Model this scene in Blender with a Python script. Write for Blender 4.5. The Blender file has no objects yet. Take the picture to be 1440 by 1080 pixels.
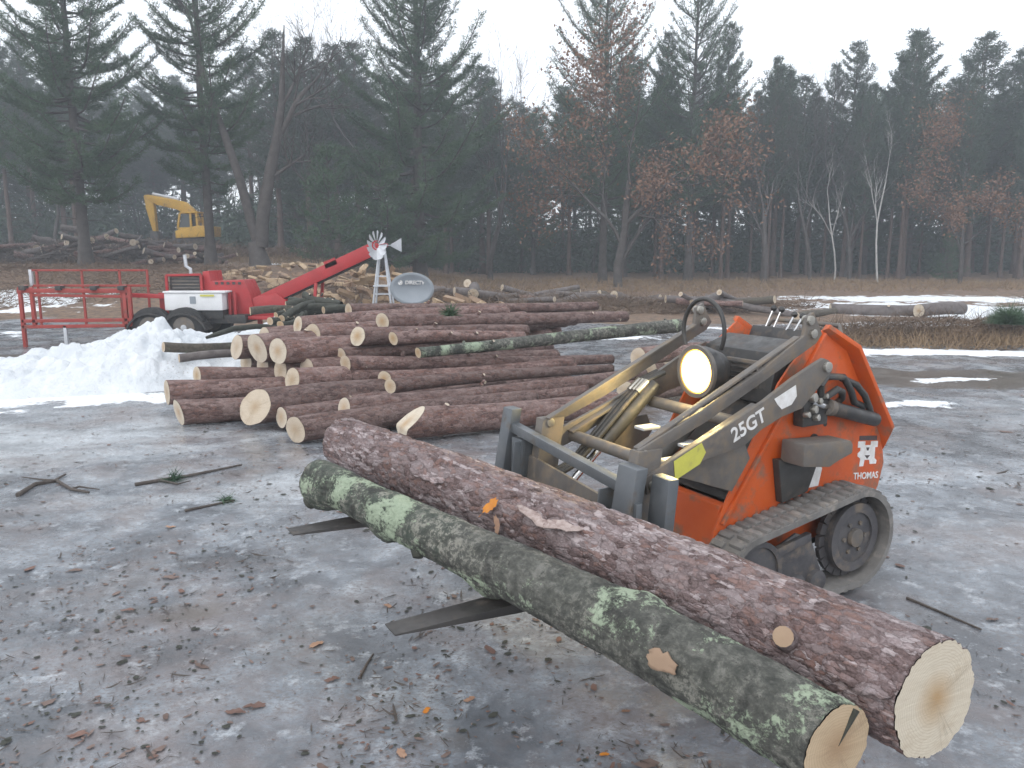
import bpy, bmesh, math, random
import numpy as np
from mathutils import Vector, Matrix

# ------------------------------------------------------------------ camera, world, sun, exposure
scene = bpy.context.scene
C = scene.collection
CAM_H, FPX, HORIZON = 1.62, 1110.0, 350.0
PITCH = math.atan((540 - HORIZON) / FPX)
cam_data = bpy.data.cameras.new('camera')
cam_data.sensor_fit = 'HORIZONTAL'; cam_data.sensor_width = 36.0
cam_data.lens = FPX / 1440 * 36.0
cam_data.clip_start = 0.05; cam_data.clip_end = 3000
cam = bpy.data.objects.new('camera', cam_data); C.objects.link(cam)
cam.location = (0, 0, CAM_H); cam.rotation_euler = (math.pi / 2 - PITCH, 0, 0)
scene.camera = cam

SUN_EL, SUN_ROT = math.radians(38), math.radians(215)
world = bpy.data.worlds.new('World'); scene.world = world; world.use_nodes = True
wn, wl = world.node_tree.nodes, world.node_tree.links
wn.clear()
sky = wn.new('ShaderNodeTexSky'); sky.sky_type = 'NISHITA'; sky.sun_disc = False
sky.sun_elevation = SUN_EL; sky.sun_rotation = SUN_ROT
sky.air_density = 1.0; sky.dust_density = 2.0; sky.ozone_density = 1.0
hs = wn.new('ShaderNodeHueSaturation'); hs.inputs['Saturation'].default_value = 0.3
mixw = wn.new('ShaderNodeMix'); mixw.data_type = 'RGBA'
mixw.inputs['Factor'].default_value = 0.75
mixw.inputs['B'].default_value = (9.9, 10.3, 10.9, 1)          # cloud deck
bg = wn.new('ShaderNodeBackground'); bg.inputs['Strength'].default_value = 0.15
wo = wn.new('ShaderNodeOutputWorld')
wl.new(sky.outputs[0], hs.inputs['Color']); wl.new(hs.outputs[0], mixw.inputs['A'])
wl.new(mixw.outputs['Result'], bg.inputs['Color']); wl.new(bg.outputs[0], wo.inputs['Surface'])

sun_data = bpy.data.lights.new('sun', 'SUN'); sun_data.energy = 0.6
sun_data.angle = math.radians(40); sun_data.color = (1.0, 0.97, 0.93)
sun = bpy.data.objects.new('sun', sun_data); C.objects.link(sun)
sun.rotation_euler = (math.pi / 2 - SUN_EL, 0, math.pi - SUN_ROT)
scene.view_settings.view_transform = 'Standard'; scene.view_settings.look = 'None'
scene.view_settings.exposure = 0.25; scene.view_settings.gamma = 1.0
scene.view_settings.use_curve_mapping = False

scene.cycles.max_bounces = 6; scene.cycles.diffuse_bounces = 3; scene.cycles.glossy_bounces = 2; scene.cycles.transmission_bounces = 2; scene.cycles.volume_bounces = 0

# ------------------------------------------------------------------ maths helpers
_c, _s = math.cos(PITCH), math.sin(PITCH)
def at(px, py, Y):
    """world point at distance Y in front of the camera that a photo pixel looks at"""
    x = (px - 720) / FPX; z = -(py - 540) / FPX
    r = (x, _c + _s * z, -_s + _c * z)
    t = Y / r[1]
    return Vector((r[0] * t, Y, CAM_H + r[2] * t))

def _hash(ix, iy, iz, seed):
    n = (ix * 374761393 + iy * 668265263 + iz * 1442695041 + seed * 974711) & 0xffffffff
    n = ((n ^ (n >> 13)) * 1274126177) & 0xffffffff
    n = ((n ^ (n >> 15)) * 2246822519) & 0xffffffff
    return ((n ^ (n >> 16)) & 0xffffff) / float(0xffffff)

def vnoise(x, y, z=0.0, seed=0):
    x, y, z = np.broadcast_arrays(np.asarray(x, float), np.asarray(y, float), np.asarray(z, float))
    ix, iy, iz = np.floor(x).astype(np.int64), np.floor(y).astype(np.int64), np.floor(z).astype(np.int64)
    fx, fy, fz = x - ix, y - iy, z - iz
    fx, fy, fz = [f * f * (3 - 2 * f) for f in (fx, fy, fz)]
    out = 0
    for a in (0, 1):
        for b in (0, 1):
            for c in (0, 1):
                w = (fx if a else 1 - fx) * (fy if b else 1 - fy) * (fz if c else 1 - fz)
                out = out + w * _hash(ix + a, iy + b, iz + c, seed)
    return out * 2 - 1

def fbm(x, y, z=0.0, o=4, seed=0):
    s, a = 0, 0.5
    for i in range(o):
        s = s + a * vnoise(np.asarray(x) * 2 ** i, np.asarray(y) * 2 ** i, np.asarray(z) * 2 ** i, seed + i * 17)
        a *= 0.5
    return s

def worley(x, y, z, seed=0):
    """F1, F2-F1 and a random value of the nearest cell"""
    x, y, z = [np.asarray(v, float) for v in (x, y, z)]
    ix, iy, iz = [np.floor(v).astype(np.int64) for v in (x, y, z)]
    f1 = np.full(x.shape, 9.0); f2 = np.full(x.shape, 9.0); rnd = np.zeros(x.shape)
    for a in (-1, 0, 1):
        for b in (-1, 0, 1):
            for c in (-1, 0, 1):
                cx, cy, cz = ix + a, iy + b, iz + c
                d = np.sqrt((cx + _hash(cx, cy, cz, seed) - x) ** 2 + (cy + _hash(cx, cy, cz, seed + 5) - y) ** 2
                            + (cz + _hash(cx, cy, cz, seed + 9) - z) ** 2)
                nearer = d < f1
                f2 = np.where(nearer, f1, np.minimum(f2, d))
                rnd = np.where(nearer, _hash(cx, cy, cz, seed + 23), rnd)
                f1 = np.where(nearer, d, f1)
    return f1, f2 - f1, rnd

def sstep(a, b, x):
    t = np.clip((np.asarray(x, float) - a) / (b - a), 0, 1)
    return t * t * (3 - 2 * t)

# ------------------------------------------------------------------ object helpers
def tag(o, label=None, cat=None, group=None, kind=None):
    if label: o['label'] = label
    if cat: o['category'] = cat
    if group: o['group'] = group
    if kind: o['kind'] = kind
    return o

def thing(name, label, cat, loc=(0, 0, 0), rotz=0, group=None):
    o = bpy.data.objects.new(name, None); C.objects.link(o)
    o.empty_display_size = 0.1
    o.location = loc; o.rotation_euler = (0, 0, rotz)
    return tag(o, label, cat, group)

def link(name, me, parent=None, loc=None, rot=None):
    o = bpy.data.objects.new(name, me); C.objects.link(o)
    if parent is not None: o.parent = parent
    if loc is not None: o.location = loc
    if rot is not None: o.rotation_euler = rot
    return o

def np_mesh(name, verts, faces, material=None, smooth=True, attrs=None):
    me = bpy.data.meshes.new(name)
    verts = np.asarray(verts, np.float32)
    if isinstance(faces, np.ndarray):
        n, k = faces.shape
        me.vertices.add(len(verts)); me.vertices.foreach_set('co', verts.ravel())
        me.loops.add(n * k); me.loops.foreach_set('vertex_index', faces.astype(np.int32).ravel())
        me.polygons.add(n)
        me.polygons.foreach_set('loop_start', np.arange(0, n * k, k, dtype=np.int32))
        me.polygons.foreach_set('loop_total', np.full(n, k, np.int32))
        me.update(calc_edges=True)
    else:
        me.from_pydata(verts.tolist(), [], faces)
    if smooth: me.polygons.foreach_set('use_smooth', np.ones(len(me.polygons), bool))
    if attrs:
        for k, v in attrs.items():
            a = me.attributes.new(k, 'FLOAT', 'POINT'); a.data.foreach_set('value', np.asarray(v, np.float32))
    if material: me.materials.append(material)
    return me

def copy_tree(o, parent=None):
    c = o.copy(); C.objects.link(c)
    if parent is not None: c.parent = parent
    for ch in [k for k in o.children]:
        copy_tree(ch, c)
    return c

class MB:
    """collects boxes, bars, tubes and prisms into one mesh"""
    def __init__(self): self.v, self.f = [], []
    def add(self, vs, fs):
        n = len(self.v); self.v += [tuple(p) for p in vs]; self.f += [tuple(i + n for i in f) for f in fs]; return self
    def box(self, lo, hi):
        (a, b, c), (d, e, f) = lo, hi
        return self.add([(a,b,c),(d,b,c),(d,e,c),(a,e,c),(a,b,f),(d,b,f),(d,e,f),(a,e,f)],
                        [(0,3,2,1),(4,5,6,7),(0,1,5,4),(1,2,6,5),(2,3,7,6),(3,0,4,7)])
    def bar(self, p, q, w, t, up=(0, 0, 1)):
        p, q = Vector(p), Vector(q); d = (q - p).normalized(); u = Vector(up)
        s = d.cross(u)
        if s.length < 1e-4: s = d.cross(Vector((1, 0, 0)))
        s.normalize(); n = s.cross(d).normalized()
        s, n = s * w / 2, n * t / 2
        vs = [p - s - n, p + s - n, p + s + n, p - s + n, q - s - n, q + s - n, q + s + n, q - s + n]
        return self.add(vs, [(0,1,2,3),(7,6,5,4),(0,4,5,1),(1,5,6,2),(2,6,7,3),(3,7,4,0)])
    def tube(self, pts, r, n=10, cap=True):
        pts = [Vector(p) for p in pts]; rs = r if isinstance(r, (list, tuple)) else [r] * len(pts)
        vs, fs = [], []
        ref = None
        for i, p in enumerate(pts):
            d = (pts[min(i + 1, len(pts) - 1)] - pts[max(i - 1, 0)]).normalized()
            if ref is None:
                ref = Vector((0, 0, 1)) if abs(d.z) < .9 else Vector((1, 0, 0))
            s = d.cross(ref).normalized(); u = s.cross(d); ref = u
            for k in range(n):
                a = 2 * math.pi * k / n
                vs.append(p + (s * math.cos(a) + u * math.sin(a)) * rs[i])
        for i in range(len(pts) - 1):
            for k in range(n):
                k2 = (k + 1) % n
                fs.append((i*n + k, i*n + k2, (i+1)*n + k2, (i+1)*n + k))
        if cap:
            fs.append(tuple(range(n - 1, -1, -1))); fs.append(tuple((len(pts) - 1) * n + k for k in range(n)))
        return self.add(vs, fs)
    def prism(self, poly, a, b, axis='y'):
        """polygon in the plane across axis, pushed from a to b"""
        def P(u, w, t):
            return {'y': (u, t, w), 'x': (t, u, w), 'z': (u, w, t)}[axis]
        n = len(poly)
        vs = [P(u, w, a) for u, w in poly] + [P(u, w, b) for u, w in poly]
        fs = [tuple(range(n)), tuple(range(2 * n - 1, n - 1, -1))]
        fs += [(i, i + n, (i + 1) % n + n, (i + 1) % n) for i in range(n)]
        return self.add(vs, fs)
    def ring(self, c, r_out, r_in, t, axis='y', n=32):
        vs, fs = [], []
        for k in range(n):
            a = 2 * math.pi * k / n
            for rr in (r_out, r_in):
                for s in (-t / 2, t / 2):
                    u, w = rr * math.cos(a), rr * math.sin(a)
                    p = {'y': (u, s, w), 'x': (s, u, w), 'z': (u, w, s)}[axis]
                    vs.append(Vector(c) + Vector(p))
        for k in range(n):
            i, j = 4 * k, 4 * ((k + 1) % n)
            fs += [(i, i+1, j+1, j), (i+2, j+2, j+3, i+3), (i, j, j+2, i+2), (i+1, i+3, j+3, j+1)]
        return self.add(vs, fs)
    def build(self, name, m, parent=None, bevel=0.0, smooth=False, loc=None):
        me = bpy.data.meshes.new(name)
        me.from_pydata(self.v, [], self.f)
        bm = bmesh.new(); bm.from_mesh(me)
        bmesh.ops.recalc_face_normals(bm, faces=bm.faces)
        if bevel:
            ed = [e for e in bm.edges if len(e.link_faces) == 2 and e.calc_face_angle(0) > .6]
            bmesh.ops.bevel(bm, geom=ed, offset=bevel, segments=2, affect='EDGES', profile=.6)
        bm.to_mesh(me); bm.free()
        if smooth or bevel:
            me.polygons.foreach_set('use_smooth', np.ones(len(me.polygons), bool))
            me.set_sharp_from_angle(angle=math.radians(38))
        if m: me.materials.append(m)
        return link(name, me, parent, loc)

def text_mesh(name, body, size, m, parent, matrix, extrude=.0008, shear=0.0):
    cu = bpy.data.curves.new(name, 'FONT'); cu.body = body; cu.size = size; cu.extrude = extrude
    cu.align_x = 'CENTER'; cu.align_y = 'CENTER'; cu.offset = size * .02; cu.shear = shear
    tmp = bpy.data.objects.new(name + '_tmp', cu); C.objects.link(tmp)
    bpy.context.view_layer.update()
    me = bpy.data.meshes.new_from_object(tmp.evaluated_get(bpy.context.evaluated_depsgraph_get()))
    bpy.data.objects.remove(tmp); me.name = name
    me.transform(matrix); me.materials.clear(); me.materials.append(m)
    return link(name, me, parent)

# ------------------------------------------------------------------ materials
class NT:
    def __init__(self, name):
        self.m = bpy.data.materials.new(name); self.m.use_nodes = True
        self.n, self.l = self.m.node_tree.nodes, self.m.node_tree.links
        self.n.clear()
        self.out = self.n.new('ShaderNodeOutputMaterial')
        self.b = self.n.new('ShaderNodeBsdfPrincipled'); self.l.new(self.b.outputs[0], self.out.inputs['Surface'])
    def set(self, sock, v):
        if hasattr(v, 'links') or hasattr(v, 'is_output'): self.l.new(v, sock)
        elif isinstance(v, (tuple, list)) and len(v) == 3 and sock.type == 'RGBA': sock.default_value = (*v, 1)
        else: sock.default_value = v
    def p(self, **kw):
        for k, v in kw.items():
            self.set(self.b.inputs[{'base': 'Base Color', 'rough': 'Roughness', 'metal': 'Metallic', 'normal': 'Normal',
                                    'spec': 'Specular IOR Level', 'emit': 'Emission Color', 'estr': 'Emission Strength',
                                    'coat': 'Coat Weight', 'alpha': 'Alpha'}[k]], v)
    def coords(self, kind='Object', scale=(1, 1, 1), rand=True):
        tc = self.n.new('ShaderNodeTexCoord'); mp = self.n.new('ShaderNodeMapping')
        mp.inputs['Scale'].default_value = scale
        src = tc.outputs[kind]
        if rand:
            oi = self.n.new('ShaderNodeObjectInfo')
            ad = self.n.new('ShaderNodeVectorMath'); ad.operation = 'MULTIPLY_ADD'
            self.l.new(oi.outputs['Random'], ad.inputs[0]); ad.inputs[1].default_value = (37, 23, 41)
            self.l.new(src, ad.inputs[2]); src = ad.outputs[0]
        self.l.new(src, mp.inputs['Vector'])
        return mp.outputs[0]
    def noise(self, vec, scale, detail=5, rough=.55, dist=0, out='Fac'):
        t = self.n.new('ShaderNodeTexNoise'); self.l.new(vec, t.inputs['Vector'])
        t.inputs['Scale'].default_value = scale; t.inputs['Detail'].default_value = detail
        t.inputs['Roughness'].default_value = rough; t.inputs['Distortion'].default_value = dist
        return t.outputs[out]
    def voronoi(self, vec, scale, feature='F1', out='Color', rnd=1.0):
        t = self.n.new('ShaderNodeTexVoronoi'); t.feature = feature; self.l.new(vec, t.inputs['Vector'])
        t.inputs['Scale'].default_value = scale; t.inputs['Randomness'].default_value = rnd
        return t.outputs[out]
    def ramp(self, fac, stops, interp='LINEAR'):
        r = self.n.new('ShaderNodeValToRGB'); r.color_ramp.interpolation = interp
        e = r.color_ramp.elements
        while len(e) > 1: e.remove(e[-1])
        for i, (pos, col) in enumerate(stops):
            el = e[0] if i == 0 else e.new(pos)
            el.position = pos
            col = (col, col, col) if isinstance(col, (int, float)) else col
            el.color = (*col, 1)
        self.set(r.inputs[0], fac); return r.outputs[0]
    def mix(self, fac, a, b, mode='MIX'):
        x = self.n.new('ShaderNodeMix'); x.data_type = 'RGBA'; x.blend_type = mode
        self.set(x.inputs['Factor'], fac); self.set(x.inputs['A'], a); self.set(x.inputs['B'], b)
        return x.outputs['Result']
    def math(self, op, a, b=0.0, c=None, clamp=False):
        x = self.n.new('ShaderNodeMath'); x.operation = op; x.use_clamp = clamp
        self.set(x.inputs[0], a); self.set(x.inputs[1], b)
        if c is not None: self.set(x.inputs[2], c)
        return x.outputs[0]
    def attr(self, name, out='Fac'):
        a = self.n.new('ShaderNodeAttribute'); a.attribute_name = name; return a.outputs[out]
    def bump(self, height, strength=.5, dist=.01, normal=None):
        b = self.n.new('ShaderNodeBump'); b.inputs['Strength'].default_value = strength
        b.inputs['Distance'].default_value = dist; self.l.new(height, b.inputs['Height'])
        if normal is not None: self.l.new(normal, b.inputs['Normal'])
        return b.outputs[0]
    def sep(self, vec):
        s = self.n.new('ShaderNodeSeparateXYZ'); self.l.new(vec, s.inputs[0]); return s.outputs

def simple(name, c1, c2=None, scale=8, rough=.6, metal=0, dirt=None, dirt_lo=.5, dirt_scale=5, bump=.15, bdist=.004, kind='Object'):
    t = NT(name); v = t.coords(kind)
    c2 = c2 or tuple(c * .75 for c in c1)
    col = t.mix(t.ramp(t.noise(v, scale), [(.3, 0), (.7, 1)]), c1, c2)
    rr = t.ramp(t.noise(v, scale * 3), [(.3, max(rough - .12, .05)), (.7, min(rough + .15, 1))])
    if dirt:
        dm = t.ramp(t.noise(v, dirt_scale, 8, .65), [(dirt_lo, 0), (dirt_lo + .16, 1)])
        col = t.mix(dm, col, dirt); rr = t.mix(dm, rr, (.85, .85, .85))
    t.p(base=col, rough=rr, metal=metal)
    if bump: t.p(normal=t.bump(t.noise(v, scale * 6, 6), bump, bdist))
    return t.m

MAT = {}
MAT['orange'] = simple('orange_paint', (.60, .105, .014), (.52, .080, .012), 5, .45, 0, (.25, .13, .085), .50, 9, .12)
MAT['dark_steel'] = simple('dark_steel', (.115, .105, .098), (.165, .15, .135), 7, .55, .2, (.21, .17, .13), .48, 11, .2)
MAT['fork_steel'] = simple('fork_steel', (.11, .125, .14), (.16, .17, .18), 6, .42, .45, (.15, .125, .10), .56, 7, .12)
MAT['black_paint'] = simple('black_paint', (.03, .03, .032), (.05, .048, .045), 7, .45, 0, (.13, .105, .085), .55, 8, .12)
MAT['rubber'] = simple('track_rubber', (.12, .115, .11), (.215, .205, .195), 9, .75, 0, (.30, .27, .24), .52, 12, .25)
MAT['wheel'] = simple('wheel_steel', (.070, .068, .075), (.12, .115, .118), 8, .55, .3, (.22, .18, .145), .52, 9, .15)
MAT['tine'] = simple('worn_tine_steel', (.040, .038, .038), (.07, .064, .06), 9, .5, .2, (.12, .10, .085), .55, 14, .2)
MAT['chrome'] = simple('chrome_rod', (.62, .62, .62), (.5, .5, .5), 10, .18, 1.0, bump=0)
MAT['bright_steel'] = simple('fitting_steel', (.45, .44, .41), (.33, .31, .27), 14, .35, .8, (.2, .15, .1), .6)
MAT['white_paint'] = simple('white_paint', (.78, .79, .80), (.68, .69, .70), 6, .45, 0, (.4, .37, .33), .68, 5, .05)
MAT['decal_white'] = simple('decal_white', (.8, .8, .8), (.62, .6, .58), 30, .5, 0, (.45, .2, .1), .66, 30, 0)
MAT['decal_dark'] = simple('decal_dark', (.06, .045, .045), (.09, .06, .06), 30, .5, bump=0)
MAT['yellow_decal'] = simple('yellow_decal', (.62, .60, .10), (.5, .48, .09), 12, .5, 0, (.3, .27, .12), .6, 12, 0)
MAT['machine_red'] = simple('machine_red', (.42, .028, .032), (.33, .024, .026), 4, .42, 0, (.17, .07, .05), .62, 4, .05)
MAT['rail_red'] = simple('rail_red', (.36, .05, .04), (.28, .04, .03), 4, .55, 0, (.16, .08, .06), .56, 5, .1)
MAT['tyre'] = simple('tyre_rubber', (.022, .022, .024), (.035, .034, .033), 10, .8)
MAT['digger_yellow'] = simple('digger_yellow', (.62, .36, .02), (.5, .28, .02), 2, .5, 0, (.2, .12, .05), .6, 2, .05)
MAT['glass'] = simple('cab_glass', (.05, .06, .06), (.04, .05, .05), 3, .1, bump=0)
MAT['dish_grey'] = simple('dish_grey', (.27, .30, .335), (.24, .27, .30), 5, .55, 0, (.2, .2, .2), .7, 4, 0)
MAT['galvanised'] = simple('galvanised', (.58, .60, .63), (.48, .50, .53), 9, .45, .3, bump=.03)
MAT['twig'] = simple('twig_bark', (.055, .045, .04), (.10, .085, .075), 20, .85)
MAT['dark_branch'] = simple('dark_branch', (.028, .030, .024), (.06, .062, .05), 14, .85)
MAT['leaf_brown'] = simple('dead_oak_leaf', (.25, .135, .078), (.155, .088, .058), 1.2, .75, bump=0)
MAT['leaf_orange'] = simple('orange_leaf', (.60, .23, .02), (.42, .14, .015), 30, .6, bump=.1)
MAT['leaf_tan'] = simple('tan_leaf', (.40, .25, .17), (.29, .16, .10), 30, .7, bump=.1)
MAT['snow'] = None

def snow_material():
    t = NT('snow'); v = t.coords('Object', rand=False)
    n1 = t.noise(v, 3.0, 8, .62); n2 = t.noise(v, 22, 6, .6); n3 = t.noise(v, 90, 4)
    col = t.mix(t.ramp(n1, [(.35, 0), (.75, 1)]), (.76, .785, .81), (.60, .64, .68))
    speck = t.ramp(t.noise(v, 38, 5, .7), [(.60, 0), (.68, 1)])
    speck = t.math('MULTIPLY', speck, t.ramp(t.noise(v, 2.2, 3), [(.48, 0), (.62, 1)]))
    col = t.mix(speck, col, (.22, .17, .13))
    h = t.math('ADD', t.math('MULTIPLY', n2, .7), t.math('MULTIPLY', n3, .3))
    t.p(base=col, rough=.65, normal=t.bump(h, .8, .05))
    t.b.inputs['Subsurface Weight'].default_value = 0.0
    return t.m
MAT['snow'] = snow_material()

def ground_material():
    t = NT('icy_ground'); v = t.coords('Object', rand=False)
    a_snow, a_mud, a_lit, a_fr = t.attr('snow'), t.attr('mud'), t.attr('litter'), t.attr('frost')
    big = t.noise(v, .55, 6, .6, .4); mid = t.noise(v, 2.3, 8, .62, .5); fine = t.noise(v, 11, 8, .65, .3)
    vf = t.coords('Object', (1, 1.6, 1), rand=False); grit = t.noise(vf, 46, 6, .7, .6)
    # ice: pale frosted and darker clear patches
    ice = t.ramp(t.math('ADD', t.math('MULTIPLY', big, .35), t.math('MULTIPLY', mid, .65)),
                 [(.33, (.050, .053, .060)), (.45, (.125, .137, .155)), (.54, (.25, .28, .315)), (.66, (.52, .56, .60))])
    ice = t.mix(t.ramp(fine, [(.42, .0), (.62, .45)]), ice, (.10, .105, .115))
    ice = t.mix(t.ramp(t.noise(v, 7, 9, .75), [(.54, 0), (.66, .6)]), ice, (.58, .62, .66))
    fr = t.ramp(t.math('ADD', a_fr, t.math('MULTIPLY', t.math('SUBTRACT', t.noise(t.coords('Object', (.6, 1.5, 1), rand=False), 1.5, 8, .68), .5), 1.1)), [(.35, 0), (.75, .8)])
    ice = t.mix(fr, ice, (.64, .68, .71))
    # bark dust and needles frozen in
    dust = t.math('MULTIPLY', t.ramp(grit, [(.46, 0), (.60, 1)]), t.ramp(mid, [(.38, 0), (.60, 1)]))
    ice = t.mix(t.math('MULTIPLY', dust, .75), ice, (.13, .105, .095))
    tint = t.math('MULTIPLY', t.ramp(t.noise(v, 1.1, 9, .72), [(.47, 0), (.62, 1)]), .62)
    ice = t.mix(tint, ice, (.185, .150, .142))
    wet = t.math('MULTIPLY', t.ramp(t.noise(v, .9, 8, .7, .5), [(.56, 0), (.66, 1)]), .6)
    ice = t.mix(wet, ice, (.095, .092, .095))
    # masks with ragged edges
    sn = t.ramp(t.math('ADD', a_snow, t.math('MULTIPLY', t.math('SUBTRACT', t.noise(v, 1.7, 8, .65), .5), 1.5)), [(.45, 0), (.52, 1)])
    mu = t.ramp(t.math('ADD', a_mud, t.math('MULTIPLY', t.math('SUBTRACT', t.noise(v, 1.9, 7, .6), .5), .9)), [(.44, 0), (.60, 1)])
    li = t.ramp(t.math('ADD', a_lit, t.math('MULTIPLY', t.math('SUBTRACT', t.noise(v, .8, 8, .65), .5), 1.0)), [(.44, 0), (.58, 1)])
    litter = t.ramp(t.noise(v, 6, 9, .72), [(.32, (.055, .042, .032)), (.48, (.15, .10, .068)), (.62, (.23, .15, .095)), (.75, (.30, .235, .17))])
    mud = t.ramp(mid, [(.3, (.075, .062, .052)), (.6, (.15, .13, .115)), (.8, (.24, .225, .21))])
    col = t.mix(li, ice, litter); col = t.mix(mu, col, mud); col = t.mix(sn, col, (.80, .83, .86))
    rough = t.ramp(t.math('ADD', t.math('MULTIPLY', mid, .6), t.math('MULTIPLY', fine, .4)), [(.32, .10), (.5, .26), (.66, .5)])
    rough = t.mix(li, rough, (.9, .9, .9)); rough = t.mix(mu, rough, (.16, .16, .16)); rough = t.mix(sn, rough, (.7, .7, .7))
    hgt = t.math('ADD', t.math('MULTIPLY', fine, .6), t.math('MULTIPLY', grit, .25))
    t.p(base=col, rough=rough, normal=t.bump(hgt, .40, .016), spec=.5)
    return t.m
MAT['ground'] = ground_material()

def scaly(t, v, sx, sr, w1, w2):
    """warped cells along a log: random value, edge distance"""
    wa = t.n.new('ShaderNodeVectorMath'); wa.operation = 'MULTIPLY_ADD'
    t.l.new(t.noise(v, sr * .55, 4, .6, out='Color'), wa.inputs[0]); wa.inputs[1].default_value = (w1 * 1.6, w1, w1); t.l.new(v, wa.inputs[2])
    wb = t.n.new('ShaderNodeVectorMath'); wb.operation = 'MULTIPLY_ADD'
    t.l.new(t.noise(v, sr * 2.4, 3, .6, out='Color'), wb.inputs[0]); wb.inputs[1].default_value = (w2 * 1.6, w2, w2); t.l.new(wa.outputs[0], wb.inputs[2])
    mp = t.n.new('ShaderNodeMapping'); mp.inputs['Scale'].default_value = (sx, sr, sr); t.l.new(wb.outputs[0], mp.inputs['Vector'])
    sp = t.n.new('ShaderNodeSeparateColor'); t.l.new(t.voronoi(mp.outputs[0], 1.0), sp.inputs[0])
    return sp.outputs[0], sp.outputs[1], t.voronoi(mp.outputs[0], 1.0, 'DISTANCE_TO_EDGE', 'Distance')

def pine_bark(name, base, pale_amt, bump_d, var):
    """flaky reddish-grey pine bark (x runs along the log)"""
    t = NT(name); v = t.coords('Object')
    c1, h1, e1 = scaly(t, v, 13, 26, .035, .012)
    c2, h2, e2 = scaly(t, v, 34, 62, .016, .006)
    mp2 = t.n.new('ShaderNodeMapping'); mp2.inputs['Scale'].default_value = (6, 38, 38); t.l.new(v, mp2.inputs['Vector'])
    streak = t.noise(mp2.outputs[0], 1.0, 9, .68, .5); grain = t.noise(v, 130, 5, .65); big = t.noise(v, 3.2, 5, .6)
    f = t.math('ADD', t.math('ADD', t.math('MULTIPLY', c1, .24), t.math('MULTIPLY', c2, .24)), t.math('MULTIPLY', streak, .62))
    f = t.math('ADD', f, t.math('MULTIPLY', t.math('SUBTRACT', grain, .5), .55))
    k = base
    col = t.ramp(f, [(.28, (.060*k, .036*k, .033*k)), (.46, (.128*k, .086*k, .083*k)), (.60, (.195*k, .146*k, .145*k)), (.74, (.285*k, .240*k, .245*k)), (.90, (.43*k, .37*k, .375*k))])
    # grey weathered skin in drifts, warm under-bark where it has flaked away
    col = t.mix(t.ramp(t.math('ADD', t.math('MULTIPLY', big, .6), t.math('MULTIPLY', c1, .4)), [(.44, 0), (.66, .55)]), col, (.235*k, .195*k, .195*k))
    col = t.mix(t.ramp(t.math('ADD', t.math('MULTIPLY', t.noise(v, 5.5, 5, .6), .65), t.math('MULTIPLY', c2, .35)), [(.56, 0), (.66, .6)]), col, (.165*k, .078*k, .055*k))
    pale = t.ramp(t.math('ADD', t.math('MULTIPLY', h2, .22), t.math('MULTIPLY', t.noise(mp2.outputs[0], .45, 9, .72, .6), .95)), [(.655, 0), (.74, pale_amt)])
    col = t.mix(pale, col, (.43*k, .37*k, .372*k))
    lines = t.math('MULTIPLY', t.ramp(e1, [(.0, 1), (.075, 0)]), t.ramp(t.noise(v, 24, 4, .6), [(.44, 0), (.64, .55)]))
    lines = t.math('MAXIMUM', lines, t.math('MULTIPLY', t.ramp(e2, [(.0, 1), (.09, 0)]), t.ramp(t.noise(v, 17, 4, .6), [(.46, 0), (.66, .5)])))
    col = t.mix(lines, col, (.030, .019, .018))
    if var:
        col = t.mix(1.0, col, (1.12, .95, .86), 'MULTIPLY')
        oi = t.n.new('ShaderNodeObjectInfo'); sc = t.math('MULTIPLY_ADD', oi.outputs['Random'], .55, .70)
        mm = t.n.new('ShaderNodeVectorMath'); mm.operation = 'SCALE'; t.l.new(col, mm.inputs[0]); t.l.new(sc, mm.inputs['Scale']); col = mm.outputs[0]
    h = t.math('ADD', t.math('MULTIPLY', h1, .5), t.math('MULTIPLY', t.ramp(e1, [(0, 0), (.12, 1)]), .35))
    h = t.math('ADD', h, t.math('ADD', t.math('MULTIPLY', h2, .35), t.math('MULTIPLY', t.ramp(e2, [(0, 0), (.15, 1)]), .25)))
    h = t.math('ADD', h, t.math('MULTIPLY', streak, .55))
    t.p(base=col, rough=t.ramp(streak, [(.3, .6), (.7, .9)]), normal=t.bump(t.math('ADD', h, t.math('MULTIPLY', grain, .25)), .85, bump_d))
    return t.m
MAT['bark'] = pine_bark('pine_bark', .86, .35, .010, True)
MAT['hero_bark'] = pine_bark('near_pine_bark', 1.08, .75, .009, False)

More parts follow.
